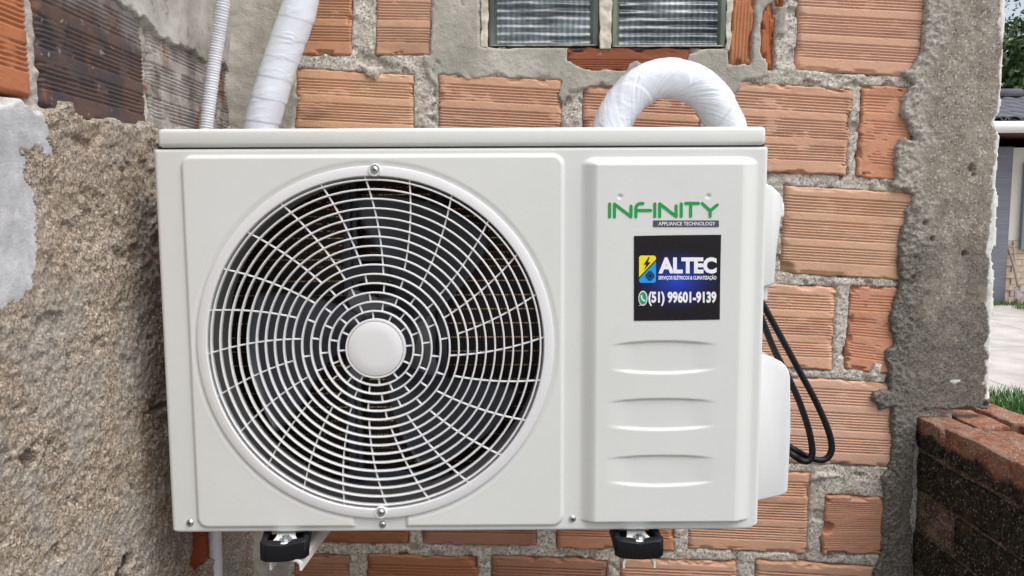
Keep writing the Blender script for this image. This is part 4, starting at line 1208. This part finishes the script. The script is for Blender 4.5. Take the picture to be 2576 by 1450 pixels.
decal('chat_disc', [Z2(222 + 54 * math.cos(t_), 1048 - 92 * math.sin(t_)) for t_ in np.linspace(0, 2 * math.pi, 26)[:-1]], E1 + 0.0002, M_wgreen, st)
stroke('handset', [Z2s(p) for p in ((200, 1010), (204, 1045), (222, 1075), (246, 1084))], 20 * 0.5552, E1 + 0.0004, M_white, st)

# ------------------------------------------------------------------ feet and brackets
def rotz(P, c, a):
    P = np.array(P, float); x, y = P[:, 0] - c[0], P[:, 1] - c[1]
    P[:, 0] = c[0] + x * math.cos(a) - y * math.sin(a); P[:, 1] = c[1] + x * math.sin(a) + y * math.cos(a)
    return P
ZP = UZ0 - 0.0025
def foot(pl, pr, label, byaw=0.0):
    """pl, pr: photo points of the pad's front upper corners"""
    (xa, ya), (xb, yb) = onZ(*pl, ZP), onZ(*pr, ZP)
    c = np.array([(xa + xb) / 2, (ya + yb) / 2]); wd = math.hypot(xb - xa, yb - ya)
    yaw = math.atan2(yb - ya, xb - xa)
    ft = bpy.data.objects.new('mounting_foot', None); ft.location = (c[0], c[1], ZP); place(ft, ac)
    H = 0.0185; hw = wd / 2; fr = 0.010; ln = 0.062
    # rubber pad: front bar with a dipped middle, two cheeks running back
    def loc2w(P): return rotz([(c[0] + p[0], c[1] + p[1], p[2]) for p in P], c, yaw)
    nn = 13
    xs = np.linspace(-hw, hw, nn)
    bm = bmesh.new()
    rows_ = []
    for x in xs:
        k = abs(x) / hw
        rnd = 0.005 * max(0, (k - 0.82) / 0.18) ** 2
        dip = 0.0028 * (1 - k) ** 1.5
        bul = 0.0025 * (1 - k * k)
        f0 = rnd - 0.6 * bul
        sec = [(x, f0, ZP - dip), (x, f0 + 0.0015, ZP - dip + 0.0012), (x, fr, ZP - dip + 0.0012), (x, fr, ZP - H + 0.002), (x, f0 + 0.001, ZP - H - bul * 0.8), (x, f0 - 0.0008, ZP - H + 0.0015)]
        rows_.append([bm.verts.new(v) for v in loc2w(sec)])
    for a_, b_ in zip(rows_, rows_[1:]):
        for j in range(6): bm.faces.new((a_[j], a_[(j + 1) % 6], b_[(j + 1) % 6], b_[j]))
    bm.faces.new(rows_[0]); bm.faces.new(rows_[-1][::-1])
    bm_obj('rubber_pad', bm, M_rubber, ft, smooth=True)
    R = Matrix.Rotation(yaw, 3, 'Z')
    for sx in (-1, 1):
        xa_, xb_ = sorted((sx * hw * 0.99, sx * hw * 0.74))
        box('rubber_cheek', c[0] + xa_, c[0] + xb_, c[1] + fr * 0.6, c[1] + ln, ZP - H + 0.0005, ZP + 0.0006, M_rubber, ft, bev=0.002, rot=R, piv=(c[0], c[1], ZP))
    box('rubber_base', c[0] - hw * 0.97, c[0] + hw * 0.97, c[1] + fr, c[1] + ln, ZP - H + 0.001, ZP - H + 0.004, M_rubber, ft, rot=R, piv=(c[0], c[1], ZP))
    # white steel foot plate, bolt and washer
    P = [(-hw * 0.52, 0.0035), (0, 0.0008), (hw * 0.52, 0.0035), (hw * 0.50, 0.012), (hw * 0.40, 0.022), (hw * 0.36, 0.05), (-hw * 0.36, 0.05), (-hw * 0.40, 0.022), (-hw * 0.50, 0.012)]
    tz, bz = ZP - 0.0012, ZP - 0.003
    V = loc2w([(p[0], p[1], tz) for p in P] + [(p[0], p[1], bz) for p in P]); m_ = len(P)
    V[[0, 1, 2], 2] += np.array([0.0003, 0.0002, 0.0003])
    mobj('foot_plate', V, [tuple(range(m_)), tuple(range(2 * m_ - 1, m_ - 1, -1))] + [(i, i + m_, (i + 1) % m_ + m_, (i + 1) % m_) for i in range(m_)], M_bracket, ft)
    bc = loc2w([(0.001, 0.0115, 0)])[0]
    bm = bmesh.new()
    for r, z0, z1, sg in ((0.0072, tz, tz + 0.0012, 28), (0.0040, tz + 0.0012, tz + 0.0052, 6)):
        lo = [bm.verts.new((bc[0] + r * math.cos(6.2832 * k / sg + .3), bc[1] + r * math.sin(6.2832 * k / sg + .3), z0)) for k in range(sg)]
        hi = [bm.verts.new((bc[0] + (r - 0.0003) * math.cos(6.2832 * k / sg + .3), bc[1] + (r - 0.0003) * math.sin(6.2832 * k / sg + .3), z1)) for k in range(sg)]
        for k in range(sg): bm.faces.new((lo[k], lo[(k + 1) % sg], hi[(k + 1) % sg], hi[k]))
        bm.faces.new(hi)
    bm_obj('bolt', bm, M_steel, ft)
    # wall bracket: inverted channel under the pad, back plate up the wall
    br = thing('wall_bracket', label, 'bracket', (c[0], YW - 0.06, ZP - H - 0.003), 'white steel brackets under the unit')
    zt = ZP - H - 0.0004; w2 = 0.0178; th = 0.0021; lp = 0.0125; y0 = 0.002; y1 = (YW - 0.010 - c[1]) / math.cos(byaw)
    def loc2w(P): return rotz([(c[0] + p[0], c[1] + p[1], p[2]) for p in P], c, byaw)
    prof = []
    for k in range(6):
        a = math.radians(180 - 18 * k); prof.append((-w2 + 0.006 + 0.006 * math.cos(a), -0.006 + 0.006 * math.sin(a)))
    prof = [(-w2, -lp)] + prof
    prof = prof + [(-x, z) for x, z in prof[::-1]]
    inn = [((abs(x) - th) * (1 if x > 0 else -1), z - (th if z > -lp else 0)) for x, z in prof]
    loop = prof + inn[::-1]
    V0 = loc2w([(x, y0, zt + z) for x, z in loop]); V1 = loc2w([(x, y1, zt + z) for x, z in loop]); m_ = len(loop)
    Fc = [(i, (i + 1) % m_, (i + 1) % m_ + m_, i + m_) for i in range(m_)]
    hp = len(prof)
    for off in (0, m_): Fc += [(i + off, i + 1 + off, m_ - 2 - i + off, m_ - 1 - i + off) for i in range(hp - 1)]
    mobj('bracket_arm', np.vstack([V0, V1]), Fc, M_bracket, br)
    xe = float(loc2w([(0, y1, 0)])[0][0])
    box('wall_plate', xe - 0.02, xe + 0.02, YW - 0.009, YW - 0.0055, zt - 0.012, zt + 0.22, M_bracket, br, bev=0.001)
foot((1549, 1362), (1671, 1362), 'white wall bracket under the foot below the lettered service panel')
foot((652, 1373), (776, 1362), 'white wall bracket under the foot beneath the fan, beside the ribbed hose', -0.07)

# ------------------------------------------------------------------ pipes, hose, cable
def path3(pts, Y):
    out = []
    for p in pts:
        y = p[2] if len(p) > 2 else Y
        x, z = onY(p[0], p[1], y); out.append((float(x), y, float(z)))
    return out
def taped(pitch, wr, seed, base, lean=1.0, creases=1.0):
    # spiral overlaps of the tape, and creases pulled across it
    def f(Sg, Th):
        a = (Sg + lean * pitch * Th / (2 * math.pi)) / pitch
        a = a + 0.28 * vnoise(Sg * 14, np.cos(Th) * 0.8 + 2, seed + 21)
        ph = 1.0 - (a % 1.0)
        r = base + 0.0012 * sstep(0.0, 0.05, ph) * (1 - 0.85 * ph) * (0.5 + 1.0 * sstep(-0.3, 0.3, vnoise(Sg * 9, np.cos(Th) + 7, seed + 25)))
        cc = vnoise(Sg * 80 + np.cos(Th + 0.6) * 2.2, np.cos(Th) * 1.3 + 4, seed) + 0.6 * vnoise(Sg * 190 + np.cos(Th + 0.6) * 4.0, np.sin(Th) * 1.2 + 9, seed + 4)
        amp = sstep(-0.05, 0.25, vnoise(Sg * 22, np.cos(Th) * 1.5 + np.sin(Th), seed + 8))
        r = r + wr * creases * (0.35 + 0.65 * amp) * (sstep(0.07, 0.0, np.abs(cc)) - 0.2)
        r = r + 0.0012 * vnoise(Sg * 18, np.cos(Th) * 1.5 + 3, seed + 2) + 0.0006 * vnoise(Sg * 60, np.sin(Th) * 2, seed + 3)
        return r
    return f
C = catmull(path3([(775, -160), (757, 0), (727, 95), (703, 165), (675, 255), (655, 330), (652, 420), (690, 560), (800, 640, 1.12)], 1.11), 24)
C, q = resample(C, 0.0014)
p1 = tube('insulated_pipe', C, q, taped(0.030, 0.0007, 3, 0.0238, -0.6, 1.0), 64, M_tape, attrs=(-1.2, 0.28))
tag(p1, 'white taped pipe rising beside the ribbed hose in the wall corner', 'pipe')
C = catmull(path3([(1500, 620), (1512, 470), (1538, 330), (1558, 280), (1590, 236), (1637, 206), (1690, 198), (1745, 212), (1790, 250), (1818, 298), (1832, 345), (1835, 440), (1836, 560)], 1.07), 24)
C, q = resample(C, 0.0016)
p2 = tube('insulated_pipe', C, q, taped(0.075, 0.0008, 13, 0.0262, -1.0, 1.25), 72, M_tape, attrs=(3.2, 0.8))
tag(p2, 'white taped pipe bent in an arch over the lid below the glass blocks', 'pipe')
C = catmull(path3([(575, -160, 1.03), (562, 0, 1.03), (546, 110), (531, 220), (519, 325), (517, 420), (524, 700), (534, 1100), (540, 1342), (543, 1450), (546, 1700)], 1.035), 20)
C, q = resample(C, 0.0011)
hz = tube('drain_hose', C, q, lambda Sg, Th: 0.0086 + 0.0008 * np.clip(1.6 * np.cos(Sg / 0.0036 * 2 * math.pi), -1, 1), 28, M_hose)
tag(hz, 'thin pale grey ribbed drain hose running down the wall corner', 'hose')
cab = thing('power_cable', 'black twin looped power cable hanging beside the valve cover', 'cable', (0.33, 0.94, 1.2))
for pts, yy in (([(1880, 690), (1900, 730), (1919, 766), (1967, 853), (2016, 943), (2053, 1012), (2081, 1076), (2092, 1119), (2088, 1144), (2073, 1157), (2050, 1156), (2022, 1145), (1987, 1125), (1940, 1100, 0.96)], 0.925),
                ([(1885, 700), (1903, 765), (1921, 815), (1947, 879), (1981, 946), (2010, 1009), (2033, 1076), (2043, 1126), (2041, 1150), (2030, 1161), (2010, 1156), (1987, 1140), (1940, 1112, 0.96)], 0.914)):
    C = catmull(path3(pts, yy), 14); C, q = resample(C, 0.003)
    tube('cable_strand', C, q, 0.0040, 16, M_cable, cab)

# ------------------------------------------------------------------ far side of the courtyard
M_cream2 = mat_new('cream_house_paint', (0.72, 0.70, 0.62), 0.8)
M_bluegrey = mat_new('blue_grey_boards', rough=0.8)
n = NT(M_bluegrey)
w = n.noise(6, 4, vec=n.vec((0.3, 0.3, 6)))
n.base(n.mix(w, (0.11, 0.115, 0.14), (0.24, 0.245, 0.28)))
M_tile = mat_new('beige_stone_tile', rough=0.7)
n = NT(M_tile)
n.base(n.mix(n.ramp(n.noise(5, 4), 0.3, 0.7), (0.40, 0.30, 0.22), (0.62, 0.52, 0.42)))
M_rooft = mat_new('dark_roof_tile', rough=0.75)
n = NT(M_rooft)
n.base(n.mix(n.noise(4, 5), (0.06, 0.062, 0.075), (0.16, 0.165, 0.19)))
M_gutter = mat_new('white_gutter', (0.78, 0.80, 0.80), 0.5)
M_eave = mat_new('brown_eave_boards', (0.07, 0.035, 0.026), 0.7)
M_frame = mat_new('grey_blue_frame', (0.17, 0.24, 0.28), 0.45)
M_pane = mat_new('dark_window_glass', (0.02, 0.03, 0.035), 0.06)
YH = 12.2
hx = lambda px, py=600, Y=YH: float(onY(px, py, Y)[0])
hzv = lambda py, px=2540, Y=YH: float(onY(px, py, Y)[1])
xh0 = hx(2440); xh1 = xh0 + 9.0
house = thing('house', 'low cream house with dark tiled roof and white gutter across the courtyard', 'house', (xh0 + 4, YH + 2, 0))
xcol = hx(2522)
zc_ = hzv(602); ztop = hzv(372)
box('wall', xcol, xh1, YH, YH + 5, zc_ - 0.02, ztop, M_cream2, house)
box('boarded_wall', xh0, xcol - 0.004, YH - 0.15, YH + 5, 0, ztop, M_bluegrey, house)
wc = bpy.data.objects.new('wainscot', None); wc.location = (xcol, YH, 0.03); place(wc, house)
box('backing', xcol, xh1, YH - 0.01, YH + 0.02, 0.0, zc_ - 0.024, M_tile, wc)
tV, tF = box_geo(0, 0.295, -0.02, 0.0, 0, 0.092)
t0 = None
nrow = int((zc_ - 0.05) / 0.1)
for rz_ in range(nrow):
    for k in range(9):
        lx = xcol + 0.01 + 0.3 * k + (0.15 if rz_ % 2 else 0)
        lo_ = (lx, YH - 0.012, 0.04 + rz_ * 0.1)
        if t0 is None: t0 = mobj('tile', tV, tF, M_tile, wc, loc=lo_)
        else: inst(t0, wc, lo_)
ze0, ze1 = hzv(336), hzv(385)
box('eave', xh0 - 0.5, xh1, YH - 0.55, YH + 5, ze0 - 0.06, ze0 + 0.04, M_eave, house)
# tiled roof slope
zr0, zr1 = hzv(306, Y=YH - 0.6), hzv(247, Y=YH + 2.2)
rf = bpy.data.objects.new('roof', None); rf.location = (xh0, YH, zr0); place(rf, house)
mobj('roof_slope', [(xh0 - 0.6, YH - 0.62, zr0), (xh1, YH - 0.62, zr0), (xh1, YH + 2.3, zr1), (xh0 - 0.6, YH + 2.3, zr1), (xh0 - 0.6, YH + 5.4, zr0), (xh1, YH + 5.4, zr0)], [(0, 1, 2, 3), (3, 2, 5, 4)], M_rooft, rf)
sl = math.atan2(zr1 - zr0, 2.92)
rl = 0.62
bm = bmesh.new()
pr = [(0.14 * math.cos(a), 0.075 * math.sin(a)) for a in np.linspace(math.pi, 0, 7)]
va = [bm.verts.new((x, 0, z)) for x, z in pr]; vb = [bm.verts.new((x * 0.9, rl, z * 0.9)) for x, z in pr]
vc = [bm.verts.new((x * 0.85, 0, z * 0.8)) for x, z in pr]
for i in range(6): bm.faces.new((va[i], va[i + 1], vb[i + 1], vb[i])); bm.faces.new((va[i], vc[i], vc[i + 1], va[i + 1]))
rt0 = bm_obj('roof_tile', bm, M_rooft, rf, loc=(xh0, YH - 0.62, zr0 + 0.004)); rt0.rotation_euler = (sl, 0, 0)
for r_ in range(5):
    for k in range(14):
        if r_ == 0 and k == 0: continue
        d = r_ * 0.58
        inst(rt0, rf, (xh0 - 0.4 + 0.29 * k + 0.02 * r_, YH - 0.62 + d * math.cos(sl), zr0 + 0.006 + d * math.sin(sl) + 0.012 * r_ * 0), rot=(sl, 0, 0))
box('ridge_cap', hx(2450, 240, YH + 2.3), hx(2543, 240, YH + 2.3), YH + 1.9, YH + 2.7, zr1 - 0.02, zr1 + 0.13, M_rooft, rf, bev=0.05)
Cg, qg = resample(np.array([(xh0 - 0.7, YH - 0.68, hzv(320, Y=YH - 0.68)), (xh1, YH - 0.68, hzv(320, Y=YH - 0.68))]), 0.5)
tube('gutter', Cg, qg, 0.088, 20, M_gutter, house)
fx0, fx1 = hx(2561), hx(2561) + 1.3
wd_ = bpy.data.objects.new('window', None); wd_.location = (fx0, YH, 1.2); place(wd_, house)
fz0, fz1 = hzv(628), hzv(408)
box('pane', fx0 + 0.05, fx1, YH - 0.03, YH - 0.015, fz0 + 0.05, fz1 - 0.05, M_pane, wd_)
for a, b, c_, d in ((fx0, fx0 + 0.055, fz0, fz1), (fx1 - 0.05, fx1, fz0, fz1), (fx0 + 0.056, fx1 - 0.051, fz0, fz0 + 0.05), (fx0 + 0.056, fx1 - 0.051, fz1 - 0.05, fz1), (fx0 + 0.09, fx0 + 0.13, fz0 + 0.052, fz1 - 0.052)):
    box('frame', a, b, YH - 0.09, YH - 0.032, c_, d, M_frame, wd_)
# shovel
M_wood = mat_new('worn_handle_wood', (0.33, 0.26, 0.20), 0.7)
M_rustm = mat_new('rusty_shovel_steel', rough=0.7)
n = NT(M_rustm); n.base(n.mix(n.ramp(n.noise(9, 4), 0.4, 0.6), (0.12, 0.05, 0.035), (0.42, 0.38, 0.34)))
ysv = YH - 0.32
sh = thing('shovel', 'worn shovel with wooden handle and rusty blade leaning on the house', 'shovel', (hx(2567, 775, ysv), ysv, 0.0))
def sp(px, py, Y): 
    x, z = onY(px, py, Y); return (float(x), Y, float(z))
for nm, pts, r_ in (('handle_shaft', [sp(2535, 622, YH - 0.10), sp(2548, 660, YH - 0.18), sp(2562, 722, ysv)], 0.021), ('handle_grip', [sp(2533, 621, YH - 0.10), sp(2550, 622, YH - 0.10)], 0.018), ('handle_strap', [sp(2550, 622, YH - 0.10), sp(2552, 650, YH - 0.16), sp(2554, 678, YH - 0.2)], 0.012)):
    C = catmull(pts, 8); C, q = resample(C, 0.03)
    tube(nm, C, q, r_, 10, M_wood, sh)
b0 = np.array(sp(2565, 724, ysv))
nu, nv = 9, 9
V = []
for i in range(nu):
    for j in range(nv):
        u = i / (nu - 1) * 2 - 1; v = j / (nv - 1)
        wdt = 0.135 * (0.75 + 0.25 * v) * (1 if v < .8 else 1 - 0.25 * (v - .8) / .2)
        V.append((b0[0] + 0.02 + u * wdt, b0[1] - 0.04 * v - 0.035 * (1 - u * u), 0.34 - 0.325 * v))
Vn = len(V); V += [(x, y + 0.004, z) for x, y, z in V]
Fq = grid_faces(nu, nv)
mobj('blade', V, [tuple(f) for f in Fq] + [tuple(f[::-1] + Vn) for f in Fq], M_rustm, sh, smooth=True)

# trees beyond the house
M_bark = mat_new('tree_bark', (0.09, 0.065, 0.045), 0.9)
def leaf_mat(name, a, b):
    m = mat_new(name, a, 0.55)
    n = NT(m)
    n.base(n.mix(n.noise(0.9, 5, 0.7), a, b))
    return m
LEAF = [leaf_mat('deep_green_leaf', (0.022, 0.06, 0.014), (0.09, 0.17, 0.035)), leaf_mat('yellow_green_leaf', (0.05, 0.10, 0.015), (0.15, 0.21, 0.04)), leaf_mat('dark_leaf', (0.012, 0.035, 0.012), (0.05, 0.11, 0.03))]
def tree(x, y, hgt, rad, mi, label, seed, nl=15000):
    rs = np.random.RandomState(seed)
    t_ = thing('leafy_tree', label, 'tree', (x, y, 0), 'trees behind the far house')
    tr = catmull([(x, y, 0), (x + 0.1, y, hgt * 0.3), (x - 0.1, y + 0.1, hgt * 0.55), (x, y, hgt * 0.85)], 6); tr, q = resample(tr, 0.3)
    tube('trunk', tr, q, lambda Sg, Th: 0.22 * (1 - 0.85 * Sg / q[-1]), 10, M_bark, t_)
    nc = 46
    cen = np.stack([rs.normal(0, 0.42, nc) * rad, rs.normal(0, 0.42, nc) * rad, hgt * (0.33 + 0.62 * rs.rand(nc))], 1)
    for k in range(0, 9):
        e = cen[k] + np.array([x, y, 0]); s0 = np.array([x, y, max(1.0, e[2] - 1.6)])
        Cb, qb = resample(np.array([s0, (s0 + e) / 2 + np.array([0, 0, 0.2]), e]), 0.3)
        tube('limb', Cb, qb, 0.05, 6, M_bark, t_)
    ci = rs.randint(0, nc, nl); cr = 0.35 + 0.55 * rs.rand(nc)
    d = rs.normal(size=(nl, 3)); d /= np.linalg.norm(d, axis=1)[:, None]
    p = cen[ci] + d * (cr[ci] * rs.rand(nl) ** 0.4)[:, None] * np.array([1, 1, 0.8]) + np.array([x, y, 0])
    a = rs.normal(size=(nl, 3)); a /= np.linalg.norm(a, axis=1)[:, None]
    b = np.cross(a, rs.normal(size=(nl, 3))); b /= np.linalg.norm(b, axis=1)[:, None]
    L = (0.06 + 0.05 * rs.rand(nl))[:, None]
    V = np.stack([p - a * L, p + b * L * 0.45, p + a * L, p - b * L * 0.45], 1).reshape(-1, 3)
    cr_ = mobj('crown', V, np.arange(nl * 4).reshape(-1, 4), LEAF[mi], t_)
for i, (px, Y, hgt, rad, mi, lb) in enumerate(((2490, 17.0, 5.2, 1.7, 0, 'deep green leafy tree rising behind the dark tiled roof'), (2600, 18.0, 5.7, 2.0, 1, 'yellowish green tall tree behind the far house roof'),
                                             (2430, 19.0, 5.4, 2.1, 2, 'dark dense tree standing beside the yellowish tree behind the house'), (2690, 17.5, 5.0, 2.0, 2, 'low dark bushy tree behind the right end of the tiled roof'), (2545, 21.0, 7.6, 2.3, 0, 'tallest tree behind the house, its open top against the sky'))):
    tree(hx(px, 300, Y), Y, hgt, rad, mi, lb, i + 1, 3500 if i == 4 else 12000)

# grass by the paving
M_grass = leaf_mat('grass_blade', (0.04, 0.11, 0.02), (0.12, 0.24, 0.05))
rs = np.random.RandomState(5)
def grass(x0, x1, y0, y1, nb, hg):
    p = np.stack([rs.uniform(x0, x1, nb), rs.uniform(y0, y1, nb), np.full(nb, 0.003)], 1)
    a = rs.uniform(0, 6.283, nb); L = hg * rs.uniform(0.4, 1.1, nb); wv = 0.006
    dx, dy = np.cos(a), np.sin(a); lean = L * rs.uniform(0.1, 0.7, nb)
    b1 = p + np.stack([-dy * wv, dx * wv, 0 * L], 1); b2 = p - np.stack([-dy * wv, dx * wv, 0 * L], 1)
    m1 = p + np.stack([dx * lean * 0.35 - dy * wv * .6, dy * lean * 0.35 + dx * wv * .6, L * 0.6], 1); m2 = p + np.stack([dx * lean * 0.35 + dy * wv * .6, dy * lean * 0.35 - dx * wv * .6, L * 0.6], 1)
    tp = p + np.stack([dx * lean, dy * lean, L], 1)
    V = np.stack([b1, b2, m2, m1, tp], 1).reshape(-1, 3); k = np.arange(nb)[:, None] * 5
    return V, np.concatenate([k + np.array([[0, 1, 2, 3]]), k + np.array([[3, 2, 4, 4]])])
Vs, Fs = [], []; off = 0
for a in ((2.8, 6.0, 5.35, 5.95, 5200, 0.15), (7.5, 8.5, 11.8, 12.05, 500, 0.12), (hx(2556, 748, 11.4), hx(2556, 748, 11.4) + 0.9, 11.0, 11.5, 700, 0.16)):
    V, Fq = grass(*a); Vs.append(V); Fs.append(Fq + off); off += len(V)
Fall = np.concatenate(Fs)
g = mobj('grass', np.concatenate(Vs), [tuple(f) if f[2] != f[3] else tuple(f[:3]) for f in Fall.tolist()], M_grass)
tag(g, 'green grass growing along the edge of the pale paving', 'grass', kind='stuff')
